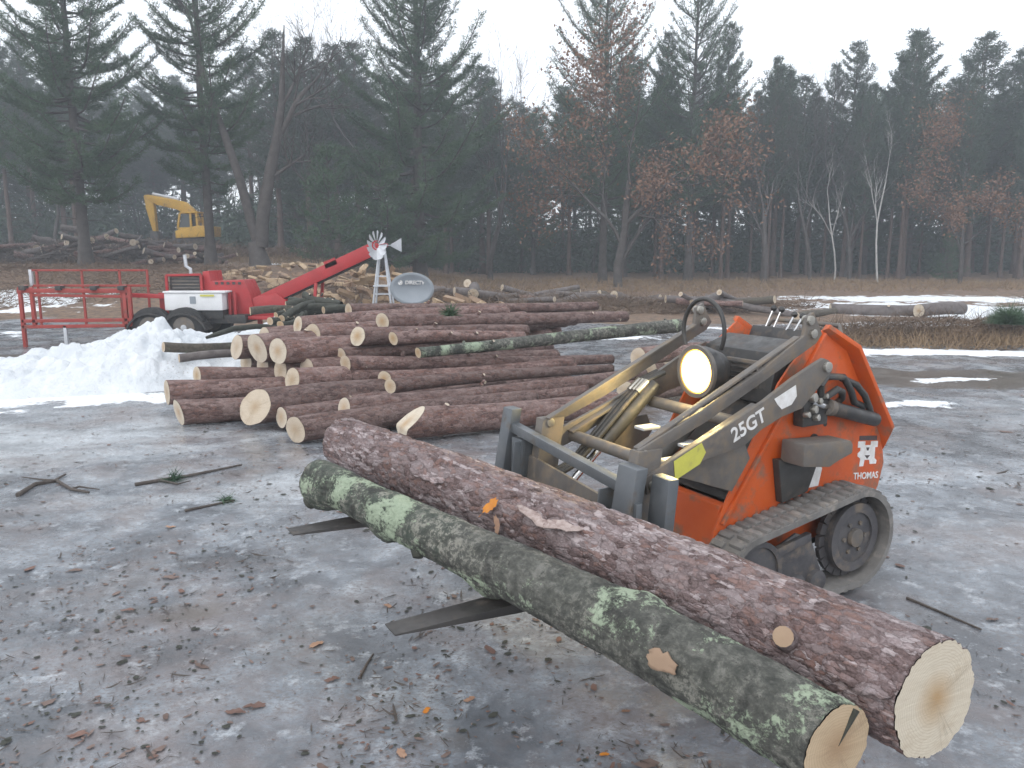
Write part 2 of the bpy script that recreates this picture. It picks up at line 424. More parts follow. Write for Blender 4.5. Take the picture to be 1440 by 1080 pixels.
def lichen_material():
    t = NT('lichen_bark'); v = t.coords('Object', rand=False)
    n1 = t.noise(v, 5.5, 9, .62, .5); n2 = t.noise(v, 24, 9, .74, .3); n3 = t.noise(v, 85, 7, .72)
    col = t.ramp(n2, [(.32, (.028, .028, .025)), (.5, (.075, .075, .066)), (.68, (.165, .16, .145))])
    x = t.sep(v)[0]
    moss = t.math('MULTIPLY', t.ramp(x, [(.0, 1), (.95, .75), (1.7, .12)]), t.ramp(n1, [(.3, .35), (.62, 1)]))
    col = t.mix(t.math('MULTIPLY', moss, .5), col, (.050, .082, .055))
    # grey crust speckle
    crust = t.ramp(t.math('ADD', t.math('MULTIPLY', n2, .5), t.math('MULTIPLY', n3, .5)), [(.50, 0), (.54, 1)])
    crust = t.math('MULTIPLY', crust, t.ramp(t.noise(v, 3.5, 4), [(.40, .1), (.6, .9)]))
    col = t.mix(t.math('MULTIPLY', crust, .75), col, (.30, .29, .245))
    # pale green rosettes with crumbled edges
    ros = t.math('ADD', t.math('MULTIPLY', t.noise(v, 5.0, 3, .5, .3), .55), t.math('ADD', t.math('MULTIPLY', n2, .27), t.math('MULTIPLY', t.noise(v, 95, 4, .7), .18)))
    rm = t.ramp(ros, [(.538, 0), (.565, 1)])
    col = t.mix(t.math('MULTIPLY', rm, .78), col, t.mix(t.noise(v, 70, 5, .7), (.20, .27, .17), (.47, .54, .41)))
    blk = t.ramp(t.math('ADD', t.math('MULTIPLY', t.noise(v, 7, 6, .6), .6), t.math('MULTIPLY', n3, .4)), [(.53, 0), (.58, 1)])
    col = t.mix(t.math('MULTIPLY', blk, .8), col, (.022, .022, .02))
    h = t.math('ADD', t.math('ADD', t.math('MULTIPLY', n2, .6), t.math('MULTIPLY', n3, .5)), t.math('MULTIPLY', rm, .25))
    t.p(base=col, rough=.85, normal=t.bump(h, .8, .010))
    return t.m
MAT['lichen'] = lichen_material()
MAT['moss_bark'] = simple('mossy_bark', (.060, .052, .042), (.130, .110, .085), 26, .85, 0, (.165, .185, .125), .56, 17, .9, .015)
MAT['grey_bark'] = simple('weathered_bark', (.10, .085, .08), (.17, .15, .145), 9, .85, 0, (.06, .05, .045), .55, 6, .5, .01)

def cut_material(name, heart, pale, dark):
    t = NT(name); v = t.coords('Object', rand=False)
    s = t.sep(v)
    wob = t.noise(v, 9, 4)
    r = t.math('SQRT', t.math('ADD', t.math('MULTIPLY', s[1], s[1]), t.math('MULTIPLY', s[2], s[2])))
    rw = t.math('ADD', r, t.math('MULTIPLY', t.math('SUBTRACT', wob, .5), .035))
    rings = t.math('SINE', t.math('MULTIPLY', rw, 820.0))
    col = t.mix(t.ramp(rw, [(.01, 1), (.085, .0)]), pale, heart)
    col = t.mix(t.math('MULTIPLY', t.ramp(rings, [(.45, 0), (1, 1)]), .42), col, dark)
    edge = t.math('MULTIPLY', t.ramp(t.noise(v, 14, 6, .7), [(.5, 0), (.72, .6)]), 1.0)
    col = t.mix(edge, col, dark)
    nv = t.n.new('ShaderNodeVectorMath'); nv.operation = 'NORMALIZE'
    fl = t.n.new('ShaderNodeVectorMath'); fl.operation = 'MULTIPLY'; t.l.new(v, fl.inputs[0]); fl.inputs[1].default_value = (0, 1, 1)
    t.l.new(fl.outputs[0], nv.inputs[0])
    rd = t.math('ABSOLUTE', t.math('SUBTRACT', t.noise(nv.outputs[0], 4.5, 3, .6), .5))
    chk = t.math('MULTIPLY', t.ramp(rd, [(.0, 1), (.02, 0)]), t.ramp(t.noise(v, 12, 3), [(.50, 0), (.64, .4)]))
    col = t.mix(chk, col, tuple(c * .45 for c in dark))
    saw = t.coords('Object', (3, 5, 60), rand=False)
    col = t.mix(t.ramp(t.noise(saw, 1.5, 5, .6), [(.45, 0), (.8, .35)]), col, dark)
    oi = t.n.new('ShaderNodeObjectInfo')
    col = t.mix(t.math('MULTIPLY', oi.outputs['Random'], .3), col, (.50, .42, .36))
    t.p(base=col, rough=.75, normal=t.bump(t.noise(saw, 2.5, 5), .3, .004))
    return t.m
MAT['cut'] = cut_material('sawn_pine', (.42, .27, .13), (.61, .545, .435), (.40, .31, .21))
MAT['cut_dull'] = cut_material('sawn_pine_weathered', (.40, .29, .18), (.55, .47, .365), (.37, .28, .185))
MAT['cut_brown'] = cut_material('sawn_hardwood', (.34, .21, .10), (.52, .39, .24), (.30, .19, .10))
MAT['split'] = simple('split_wood', (.46, .35, .23), (.31, .21, .13), 3, .8, 0, (.24, .15, .10), .56, 4, .3)
MAT['split_dull'] = simple('split_wood_dull', (.34, .24, .16), (.24, .16, .11), 3, .85, 0, (.13, .09, .065), .54, 4, .3)
MAT['peeled'] = simple('peeled_flap', (.46, .38, .35), (.27, .20, .18), 30, .8, 0, (.16, .10, .09), .52, 40, .6)

def needle_material(name, c1, c2, c3):
    t = NT(name); v = t.coords('Object')
    n = t.noise(v, 1.3, 4, .6); oi = t.n.new('ShaderNodeObjectInfo')
    col = t.ramp(n, [(.3, c1), (.52, c2), (.72, c3)])
    col = t.mix(t.math('MULTIPLY', oi.outputs['Random'], .35), col, c2)
    t.p(base=col, rough=.65, spec=.25)
    return t.m
MAT['needle'] = needle_material('pine_needles', (.040, .078, .050), (.066, .118, .066), (.098, .155, .074))
MAT['needle_far'] = needle_material('plantation_needles', (.040, .068, .050), (.060, .096, .064), (.080, .120, .070))
MAT['trunk'] = simple('tree_bark', (.052, .046, .043), (.095, .085, .080), 5, .9, 0, None, .5, 5, .6, .03)
MAT['trunk_red'] = simple('red_pine_bark', (.085, .060, .050), (.13, .095, .082), 4, .9, 0, None, .5, 5, .6, .03)
MAT['birch'] = simple('birch_bark', (.50, .49, .47), (.36, .35, .34), 5, .7, 0, (.05, .05, .05), .58, 9, .2)
MAT['chip'] = simple('bark_chip', (.11, .075, .062), (.20, .145, .125), 5, .85, 0, None, bump=.2)
MAT['chip_red'] = simple('red_bark_chip', (.20, .115, .09), (.125, .075, .06), 9, .8, 0, None, bump=.2)
MAT['brush'] = simple('dead_brush', (.17, .115, .075), (.10, .07, .05), .9, .9, bump=0)
MAT['grass'] = simple('dead_grass', (.30, .215, .125), (.20, .135, .085), 1.1, .9, bump=0)
# ------------------------------------------------------------------ terrain
def ground_h(x, y):
    x, y = np.asarray(x, float), np.asarray(y, float)
    left = sstep(1.5, -9.0, x + (y - 28) * .18)
    rise = 1.05 * sstep(15.5, 28, y) * left + .75 * sstep(30, 56, y) * left + .25 * sstep(24, 60, y) * (1 - left)
    far = sstep(60, 200, np.hypot(x, y)) * .8
    n = .030 * fbm(x * .5, y * .5, 0, 3, 3) + .016 * fbm(x * 2.1, y * 2.1, 0, 3, 8) + .007 * fbm(x * 8, y * 8, 0, 2, 12)
    rough = sstep(13, 24, y)
    n = n * (1 + 1.3 * rough) + rough * .10 * fbm(x * .45, y * .45, 0, 3, 33)
    ruts = -.02 * np.exp(-((x - 4.2 - .25 * (y - 6)) / .35) ** 2) * sstep(3, 5, y) * sstep(16, 10, y)
    return rise + far + n + ruts

def gz(x, y): return float(ground_h(x, y))

def build_ground():
    rr = np.concatenate([np.geomspace(.35, 60, 250), np.geomspace(64, 900, 26)])
    front = np.radians(np.linspace(-62, 62, 380)); back = np.radians(np.linspace(62, 298, 50)[1:-1])
    ang = np.concatenate([front, back]); na, nr = len(ang), len(rr)
    A, Rr = np.meshgrid(ang, rr); X, Y = Rr * np.sin(A), Rr * np.cos(A)
    Z = ground_h(X, Y)
    v = np.stack([X, Y, Z], -1).reshape(-1, 3)
    i = np.arange(nr - 1)[:, None] * na; j = np.arange(na)[None, :]; j2 = (j + 1) % na
    f = np.stack([i + j, i + na + j, i + na + j2, i + j2], -1).reshape(-1, 4)[:, ::-1]
    x, y = X.ravel(), Y.ravel()
    def blob(cx, cy, rx, ry, rot=0):
        c, s = math.cos(rot), math.sin(rot); dx, dy = x - cx, y - cy
        return np.exp(-(((dx * c + dy * s) / rx) ** 2 + ((-dx * s + dy * c) / ry) ** 2))
    snow = np.zeros_like(x)
    for b, k in ((blob(11.5, 21.5, 5.0, 3.4), .86), (blob(8.2, 17.0, 2.4, .9), .82), (blob(7.0, 12.5, 3.0, .50, -.12), .92), (blob(9.2, 11.8, 1.6, .6, .1), .72),
                 (blob(13.5, 26, 6.0, 2.2), .8), (blob(-5.2, 8.6, 2.6, 1.3, .25), .62), (blob(-13.5, 20, 4.5, 3), .66), (blob(-10.5, 15, 2.2, 1.6), .5), (blob(-9.6, 31, 1.7, 1.3), .85),
                 (blob(1.8, 14.5, 2.2, .6), .62), (blob(3.8, 16.5, 2.4, .55), .6), (blob(5.4, 9.9, 1.2, .25, .1), .62), (blob(8.5, 8.8, 1.4, .5), .6), (blob(4.2, 8.2, 1.6, .35, .2), .55), (blob(6.8, 14.8, 2.2, .5), .6)):
        snow = np.maximum(snow, b * k)
    mud = 1.0 * np.maximum(blob(5.4, 10.0, 3.6, .95, -.10), .62 * blob(9, 8.2, 3.5, .8, -.2))
    for c_ in ((.35, 2.05, .55, .35), (-.35, 2.35, .5, .3), (.1, 1.75, .7, .25), (-1.6, 3.4, .7, .35), (.75, 2.9, .4, .3), (2.6, 3.0, .6, .5)): mud = np.maximum(mud, .50 * blob(*c_))
    mud = np.maximum(mud, .62 * blob(-6.5, 12.0, 4.2, 1.3, .05)); mud = np.maximum(mud, .55 * blob(.5, 7.6, 3.0, 1.2, .45))
    litter = sstep(14.5, 19.5, y + 1.2 * fbm(x * .3, y * .3, 0, 3, 77)) * .98
    litter = np.maximum(litter, sstep(60, 75, np.hypot(x, y))); litter = np.maximum(litter, sstep(0, -12, y))
    frost = .62 * np.maximum.reduce([blob(-4.2, 6.6, 3.2, 1.6, .1), .8 * blob(-1.6, 5.2, 1.6, .8, .1), .75 * blob(6, 7.5, 3.0, 1.6), .6 * blob(3.4, 4.6, 1.5, 1.2), .5 * blob(-1.2, 2.6, 1.2, .8), .45 * blob(.3, 2.2, .6, .5)])
    me = np_mesh('ground', v, f, MAT['ground'], True, {'snow': snow, 'mud': mud, 'litter': litter, 'frost': frost})
    return tag(link('ground', me), 'frozen yard of grey ice, slush and leaf litter', kind='structure')
build_ground()

def build_snow_bank():
    # a ploughed ridge that climbs from the left towards the back of the log pile
    n, m = 330, 110
    s = np.linspace(0, 1, n)[:, None]; w = np.linspace(-1, 1, m)[None, :]
    cx = -8.3 + 6.0 * s; cy = 8.9 + 1.9 * s ** 1.3
    half = .95 + .55 * (1 - s); hgt = .06 + .50 * sstep(.05, .85, s) - .22 * sstep(.86, 1, s)
    X = cx - .28 * w * half; Y = cy + w * half * .95
    prof = np.clip(1 - np.abs(w) ** 1.7, 0, 1)
    lump = 1 + .60 * fbm(X * 1.3, Y * 1.3, 0, 4, 41) + .25 * np.abs(fbm(X * 4.5, Y * 4.5, 0, 3, 51))
    Z = hgt * prof * lump + .035 * prof * fbm(X * 7, Y * 7, 0, 3, 61) + .03 * prof * fbm(X * 22, Y * 22, 0, 2, 66)
    f1, ed, rn = worley(X * 4.2 + .3 * fbm(X * 3, Y * 3, 0, 2, 5), Y * 4.2, 0 * X, 7)
    Z = Z + prof * (.10 * rn * np.clip(ed / .35, 0, 1) + .05 * (1 - f1)) * (.4 + .6 * sstep(.1, .7, s))
    Z = ground_h(X, Y) + Z * sstep(0, .06, s) * sstep(1, .94, s) - .05 + .05 * prof
    v = np.stack([X, Y, Z], -1).reshape(-1, 3)
    i = np.arange(n - 1)[:, None] * m; j = np.arange(m - 1)[None, :]
    f = np.stack([i + j, i + m + j, i + m + j + 1, i + j + 1], -1).reshape(-1, 4)
    tag(link('snow_bank', np_mesh('snow_bank', v, f, MAT['snow'])), 'white ploughed snow bank left of the log pile', kind='structure')
build_snow_bank()

# ------------------------------------------------------------------ logs
def endf_plain(tilt=0.0, tz=0.0): return lambda y, z: tilt * y + tz * z

def log_mesh(L, r0, r1, seed, n, m, m_bark, bow=.02, rough=.03, end0=None, end1=None, plates=False, flare=0.0, lumps=()):
    end0 = end0 or endf_plain(); end1 = end1 or endf_plain()
    s = np.linspace(0, 1, n)[:, None]; th = np.linspace(0, 2 * np.pi, m, endpoint=False)[None, :]
    rad = r0 + (r1 - r0) * s + flare * r0 * np.exp(-s * L / .22)
    cy, cz = np.cos(th), np.sin(th)
    x = s * L + 0 * th
    low = fbm(x * 1.6, cy * .9 + seed * 3.1, cz * .9, 3, seed)
    med = fbm(x * 7, cy * rad * 26 + seed, cz * rad * 26, 3, seed + 3)
    r = rad * (1 + rough * 1.6 * low) + rough * rad * .8 * med
    for (ls, lth, lw, lh) in lumps:
        dth = np.angle(np.exp(1j * (th - lth)))
        r = r + lh * np.exp(-(((x - ls) / lw) ** 2 + (dth * rad / lw) ** 2))
    attrs = None
    if plates:
        wx = .03 * fbm(x * 5, cy * 2, cz * 2, 2, seed + 40)
        f1, ed, rnd = worley((x + wx) * 13, cy * rad * 26 + 3 * wx, cz * rad * 26, seed)
        f1b, edb, rndb = worley((x - wx) * 26, cy * rad * 48, cz * rad * 48, seed + 4)
        crack = np.clip(1 - ed / .16, 0, 1)
        r = r + plates * (.9 * rnd + .35 * rndb - .9 * crack - .3 * np.clip(1 - edb / .14, 0, 1))
        attrs = {'plate': (.68 * rnd + .32 * rndb).ravel(), 'crack': np.maximum(crack, .6 * np.clip(1 - edb / .12, 0, 1)).ravel()}
    oy = bow * np.sin(np.pi * s + seed) - bow * math.sin(seed) * (1 - s) - bow * math.sin(math.pi + seed) * s
    oz = bow * np.sin(np.pi * s + seed * 2.3) - bow * math.sin(seed * 2.3) * (1 - s) - bow * math.sin(math.pi + seed * 2.3) * s
    y, z = r * cy, r * cz
    wgt0, wgt1 = np.clip(1 - x / .5, 0, 1), np.clip(1 - (L - x) / .5, 0, 1)
    e0, e1 = end0(y, z), end1(y, z)
    xx = x + e0 * wgt0 - e1 * wgt1
    rag = .004 * fbm(th * 5, seed * 1.7, 0, 3, seed + 70)[0]
    xx[0] += rag; xx[-1] += rag
    V = np.stack([xx, y + oy, z + oz], -1)
    verts = V.reshape(-1, 3)
    i = np.arange(n - 1)[:, None] * m; j = np.arange(m)[None, :]; j2 = (j + 1) % m
    faces = np.stack([i + j, i + j2, i + m + j2, i + m + j], -1).reshape(-1, 4)[:, ::-1]
    # bark rims turned in behind each cut face
    rims = []
    for k, sgn in ((0, 1), (n - 1, -1)):
        ring = V[k].copy(); ring[:, 1:] *= .93; ring[:, 0] += sgn * .006
        base = len(verts) + len(rims) * m
        rims.append(ring)
        a = k * m + np.arange(m); b = base + np.arange(m)
        q = np.stack([a, np.roll(a, -1), np.roll(b, -1), b], -1)
        faces = np.concatenate([faces, q if sgn > 0 else q[:, ::-1]])
    verts = np.concatenate([verts] + rims)
    if attrs:
        attrs = {k2: np.concatenate([v2, np.zeros(2 * m)]) for k2, v2 in attrs.items()}
    me = np_mesh('bark', verts, faces, m_bark, True, attrs)
    def face(k, sgn, ef):
        ring = V[k].copy(); c = ring.mean(0); rn = 7
        ly, lz = ring[:, 1] - c[1], ring[:, 2] - c[2]
        vs, fs = [], []
        for q in range(rn):
            u = .993 * (1 - q / rn)
            yy, zz = ly * u, lz * u
            base = ef(yy, zz) * sgn
            vs.append(np.stack([base + sgn * .002 + .0015 * fbm(yy * 40, zz * 40, 0, 2, seed), yy, zz], -1))
        vs = np.concatenate(vs + [np.array([[ef(np.zeros(1), np.zeros(1))[0] * sgn + sgn * .002, 0, 0]])])
        for q in range(rn - 1):
            for a in range(m):
                a2 = (a + 1) % m
                fs.append((q * m + a, q * m + a2, (q + 1) * m + a2, (q + 1) * m + a))
        fs += [((rn - 1) * m + a, (rn - 1) * m + (a + 1) % m, rn * m) for a in range(m)]
        if sgn > 0: fs = [f[::-1] for f in fs]
        # pale disc sits just outside the turned-in rim
        vs[:, 0] -= sgn * .004
        return vs, fs, (0 if k == 0 else L, c[1], c[2])
    return me, face(0, 1, end0), face(n - 1, -1, end1)

def make_log(name, label, p0, p1, r0, r1, seed, mat='bark', cut='cut', group=None, n=70, m=36, bow=.02, rough=.035, knots=3,
             end0=None, end1=None, plates=False, flare=0.0, lumps=(), cat='log', cuts=(True, True)):
    p0, p1 = Vector(p0), Vector(p1); d = p1 - p0; L = d.length
    o = thing(name, label, cat, p0, 0, group)
    o.rotation_mode = 'QUATERNION'; o.rotation_quaternion = d.to_track_quat('X', 'Z')
    me, f0, f1 = log_mesh(L, r0, r1, seed, n, m, MAT[mat], bow, rough, end0, end1, plates, flare, lumps)
    link('bark', me, o)
    for ok, (vs, fs, c) in zip(cuts, (f0, f1)):
        if ok:
            fm = np_mesh('cut_face', vs, fs, MAT[cut], True); link('cut_face', fm, o, c)
    rng = random.Random(seed * 7 + 1)
    for k in range(knots):
        sx = rng.uniform(.12, .97) * L; a = rng.uniform(-.4, 2.6) + (math.pi if rng.random() < .15 else 0)
        rr = r0 + (r1 - r0) * sx / L; kr = rng.uniform(.10, .2) * rr + .006
        dirv = Vector((.25, math.cos(a), math.sin(a))).normalized()
        base = Vector((sx, math.cos(a) * rr * .9, math.sin(a) * rr * .9))
        mb = MB().tube([base, base + dirv * (rr * .1 + .012), base + dirv * (rr * .1 + rng.uniform(.018, .045))], [kr * 1.35, kr * 1.1, kr], 9, False)
        kn = mb.build('knot', MAT[mat], o, 0, True)
        tip = base + dirv * (rr * .1 + .02)
        tip = Vector(mb.v[18]) if False else sum((Vector(q) for q in mb.v[18:27]), Vector()) / 9
        vs = [tip + dirv * .001] + [Vector(q) for q in mb.v[18:27]]
        f = MB().add(vs, [(0, 1 + q, 1 + (q + 1) % 9) for q in range(9)]).build('knot_face', MAT['cut_dull'], kn)
    return o

# --- the two logs carried on the forks
pine_near, pine_far = Vector((1.08, 1.85, .485)), Vector((-.86, 3.93, .648))
lich_near, lich_far = Vector((.785, 1.735, .430)), Vector((-.865, 3.43, .608))
pl = make_log('pine_log', 'thick pine log with flaking reddish-grey bark lying across the loader forks', pine_far, pine_near, .122, .156, 11,
         'hero_bark', 'cut', None, 430, 170, .022, .040, 0, plates=.006, end1=endf_plain(-.25, .08), cat='log', lumps=((1.55, 2.2, .05, .02), (2.05, .4, .04, .015)))
# torn bark flap, stubs and bruised edge on the pine log
def bark_flap(parent, base, along, out, w, seed, m):
    base, along, out = Vector(base), Vector(along), Vector(out); n = 9
    side = along.normalized().cross(out.normalized())
    vs, fs = [], []
    rng = random.Random(seed)
    for i in range(n):
        t = i / (n - 1)
        ww = w * math.sin(math.pi * min(.12 + t * .88, .97)) ** .6 * (1 + rng.uniform(-.4, .3))
        c = base + along * t + out * (.15 + .85 * math.sin(t * 2.2)) * (.6 + .4 * t)
        for k in (-1, 0, 1):
            vs.append(c + side * ww * k * .5 + out.normalized() * (.006 if k == 0 else 0))
    for i in range(n - 1):
        for k in range(2):
            a = i * 3 + k; fs.append((a, a + 1, a + 4, a + 3))
    o = MB().add(vs, fs).build('bark_flap', m, parent, 0, True)
    md = o.modifiers.new('thick', 'SOLIDIFY'); md.thickness = .005
    return o
inv = lambda o: (Matrix.Translation(o.location) @ o.rotation_quaternion.to_matrix().to_4x4()).inverted()
IL = inv(pl)
#fl = bark_flap(pl, (1.70, -.075, .125), (-.21, -.05, -.01), (-.005, -.040, .010), .075, 4, MAT['peeled'])
#bark_flap(pl, (2.62, -.06, .147), (.12, .03, .005), (.0, -.008, .012), .05, 6, MAT['peeled'])
#bark_flap(pl, (2.25, -.125, .09), (.13, .0, -.03), (.0, -.012, .004), .05, 9, MAT['peeled'])
mb = MB().tube([(2.50, -.11, .045), (2.515, -.165, .085), (2.52, -.19, .10)], [.036, .031, .028], 12, False)
st = mb.build('branch_stub', MAT['hero_bark'], pl, 0, True)
vs = [Vector(q) for q in mb.v[24:36]]
MB().add([sum(vs, Vector()) / 12 + Vector((0, -.002, 0))] + vs, [(0, 1 + q, 1 + (q + 1) % 12) for q in range(12)]).build('stub_face', MAT['split_dull'], st)
lg = make_log('lichen_log', 'mossy green log blotched with pale lichen on the loader forks, nearest the camera', lich_far, lich_near, .078, .110, 5,
         'lichen', 'cut_brown', None, 330, 130, .035, .075, 0, end1=endf_plain(-.26, .06), flare=.10, plates=.0035, cat='log',
         lumps=((.55, 4.6, .06, .028), (.62, 5.6, .05, .02), (1.15, 4.7, .07, .035), (.06, 4.4, .10, .05), (1.75, 1.0, .05, .018)))
for (a, b, rr) in (((.78, -.04, -.04), (.80, -.06, -.075), .024), ((.10, -.03, -.03), (.03, -.075, -.095), .040)):
    MB().tube([a, Vector(a).lerp(Vector(b), .6), b], [rr * 1.5, rr * 1.1, rr * .8], 10).build('branch_stub', MAT['dark_branch'], lg, 0, True)
def surface_patch(parent, name, m, s0, s1, a0, a1, r0, r1, seed, rag=.25, n=10, k=8, thick=.004):
    """thin curved sheet that follows a log from angle a0 to a1, its outline ragged"""
    rg = random.Random(seed); vs, fs = [], []
    for i in range(n):
        t = i / (n - 1); mid = (a0 + a1) / 2; half = (a1 - a0) / 2 * math.sin(math.pi * (.08 + .84 * t)) ** .5
        lo, hi = mid - half * rg.uniform(1 - rag, 1), mid + half * rg.uniform(1 - rag, 1)
        for j in range(k):
            u = j / (k - 1); a = lo + (hi - lo) * u; r = r0 + (r1 - r0) * u ** 2 + rg.uniform(-.0015, .0015)
            vs.append((s0 + (s1 - s0) * t + rg.uniform(-.006, .006), r * math.cos(a), r * math.sin(a)))
    for i in range(n - 1):
        for j in range(k - 1): fs.append((i*k + j, i*k + j + 1, (i+1)*k + j + 1, (i+1)*k + j))
    o = MB().add(vs, fs).build(name, m, parent, 0, True); o.modifiers.new('thick', 'SOLIDIFY').thickness = thick
    return o
surface_patch(lg, 'scar', MAT['split_dull'], 1.88, 1.97, 2.35, 2.95, .1135, .1135, 4, .4, 8, 7, .006)
surface_patch(pl, 'bark_flap', MAT['peeled'], 1.42, 1.72, 1.95, 2.62, .146, .182, 7, .35)
surface_patch(pl, 'bare_patch', MAT['cut_dull'], 1.38, 1.60, 1.75, 2.05, .1465, .1465, 9, .5)
surface_patch(pl, 'bark_flap', MAT['hero_bark'], .75, .98, 2.2, 2.75, .142, .160, 17, .4)
surface_patch(pl, 'bark_flap', MAT['hero_bark'], 2.62, 2.80, 2.5, 3.0, .160, .172, 19, .4)
Ll = (lich_near - lich_far).length
MB().add([(Ll + .004, .004, .004), (Ll + .018, .046, .092), (Ll + .020, .060, .082), (Ll - .03, .004, .004), (Ll - .03, .046, .092), (Ll - .03, .060, .082)], [(0, 1, 2), (5, 4, 3), (0, 3, 4, 1), (1, 4, 5, 2), (2, 5, 3, 0)]).build('crack', MAT['dark_branch'], lg)
# --- the log pile: (px, py) of the left end, its depth, face height in photo pixels, a second axis pixel, heading, length
PILE = [
 (490, 436, 10.0, 18, 839, 430, 24, None, 'pine log lying along the very top back of the pile, behind all others', 'bark', 4),
 (538, 452, 8.95, 23, 880, 445, 27, None, 'topmost front pine log of the pile with a green needle tuft on it', 'bark', 5),
 (419, 457, 9.25, 24, 535, 449, 27, 3.0, 'pine log second from the top whose left end sits beside the dark sticks', 'bark', 2),
 (440, 470, 8.65, 29, 505, 465, 27, 2.9, 'stout pine log in the upper tier, left neighbour of two thinner cut ends', 'bark', 2),
 (503, 473, 8.30, 27, 740, 466, 27, None, 'pine log with round cut end in the middle of the upper tier', 'bark', 4),
 (553, 476, 8.10, 19, 736, 473, 27, None, 'thin knobbly pine log at the front of the upper tier', 'bark', 9),
 (333, 488, 8.65, 33, 400, 484, 26, 2.8, 'leftmost of three thick logs side by side at the pile top left', 'bark', 1),
 (362, 490, 8.35, 40, 430, 485, 26, 2.8, 'middle one of three thick logs side by side at the pile top left', 'bark', 1),
 (391, 494, 8.05, 36, 480, 489, 26, 2.9, 'rightmost of three thick logs side by side at the pile top left', 'bark', 2),
 (486, 511, 7.85, 23, 860, 505, 25, None, 'long thin pine log at mid height with short branch stubs', 'bark', 8),
 (480, 500, 8.25, 21, 530, 497, 26, 2.2, 'log end peeping out just behind the long thin mid height log', 'bark', 1),
 (277, 528, 8.00, 24, 391, 527, 20, 2.2, 'crooked log on the far left of the middle tier, above the largest log', 'bark', 2),
 (411, 534, 7.55, 33, 480, 529, 25, 2.6, 'thick log with clean cut end in the centre left of the pile', 'bark', 2),
 (549, 543, 7.40, 21, 860, 518, 27, None, 'thin reddish log in front at mid height with bruised bark', 'bark', 5),
 (541, 533, 7.75, 24, 640, 524, 26, 2.4, 'splintered log end tucked behind the thin reddish front log', 'bark', 0),
 (235, 552, 7.65, 33, 400, 545, 20, 2.3, 'largest dark log sticking out furthest left in the pile', 'bark', 1),
 (433, 557, 7.65, 16, 480, 553, 26, 1.9, 'small round log end in the shadow below the centre left log', 'bark', 0),
 (252, 585, 7.20, 34, 350, 581, 18, 2.0, 'bottom left dark log on the ice with a torn patch of bark', 'bark', 1),
 (359, 572, 7.05, 50, 430, 567, 25, 2.6, 'log with large obliquely sawn face near the bottom left of the pile', 'bark', 1),
 (396, 587, 6.95, 29, 470, 577, 25, 2.4, 'medium log end on the ice beside the large sawn face', 'bark', 1),
 (484, 574, 6.85, 30, 905, 527, 27, None, 'long smooth log slanting across the front of the pile', 'bark', 3),
 (416, 608, 6.50, 38, 480, 601, 26, 2.5, 'lowest front log end on the ice, behind the carried logs', 'bark', 1),
 (565, 596, 6.55, 46, 865, 581, 20, None, 'thick front log whose left end has a bright notched cut', 'bark', 3),
 (588, 496, 8.05, 15, 955, 458, 25, None, 'dark mossy log lying crosswise over the right of the pile', 'lichen', 4),
 (897, 502, 8.60, 27, 1000, 494, 20, 2.3, 'log end in the right of the pile just left of the headlight', 'bark', 1),
]
GROUP = 'logs in the big pile'
for i, (px, py, Y0, hpx, qx, qy, b, L, lab, mt, kn) in enumerate(PILE):
    p0 = at(px, py, Y0); B = math.radians(b + 9)
    r0 = hpx / FPX * math.hypot(p0.x, Y0) * .5 * .98
    # where the pixel column qx meets the log's line in plan
    k = (qx - 720) / FPX
    cosb, sinb = math.cos(B), math.sin(B)
    tt = None
    for _ in range(12):
        q = at(qx, qy, Y0 + (tt or 1.0) * sinb); kk = q.x / q.y
        tt = (kk * Y0 - p0.x) / (cosb - kk * sinb)
    q = at(qx, qy, Y0 + tt * sinb)
    d = q - p0
    if L is None: L = d.length
    p1 = p0 + d.normalized() * L
    if p0.z - r0 < .0: p0.z = r0 + .0
    if p1.z - r0 * .8 < .02: p1.z = r0 * .8 + .02
    e0 = endf_plain(random.Random(i).uniform(-.42, -.10), random.Random(i + 50).uniform(-.2, .2)); 
    if 'notched' in lab: e0 = lambda y, z: np.where(z > -.03, (z + .03) * 1.25, 0) 
    if 'obliquely' in lab: e0 = lambda y, z: -.5 * y + .35 * z
    taper = .80 if mt != 'moss_bark' else 1.7
    if i == 23: taper = 1.6
    if i == 9 or i == 13: taper = .72
    make_log('stacked_log', lab, p0, p1, r0, r0 * taper, 20 + i, mt, 'cut' if i % 3 else 'cut_dull', GROUP, 84, 36, .025, .045, kn, e0)
# buried logs that carry the visible ones
FILL = [(-1.35, 6.98, .11, 2.6), (-1.65, 7.40, .12, 2.7), (-1.95, 7.72, .12, 2.7), (-2.25, 8.02, .13, 2.7), (-2.55, 8.35, .13, 2.8), (-2.85, 8.70, .13, 2.9), (-2.7, 9.05, .13, 2.9), (-2.4, 9.4, .13, 2.9), (-2.1, 9.8, .13, 2.9), (-1.8, 10.2, .13, 2.9)]
n_f = 0
for i, (x, y, z) in enumerate(((-3.0, 8.82, .36), (-2.72, 8.52, .37), (-2.44, 8.22, .36), (-2.95, 8.75, .125), (-2.9, 9.2, .60))):
    B = math.radians(35)
    make_log('stacked_log', 'pine log mostly buried inside the pile, only slivers of bark showing', (x, y, z), (x + 2.8 * math.cos(B), y + 2.8 * math.sin(B), z), .122, .108, 160 + i, 'bark', 'cut_dull', 'buried logs of the pile', 50, 26, .02, .04, 1, endf_plain(-.2, .1))
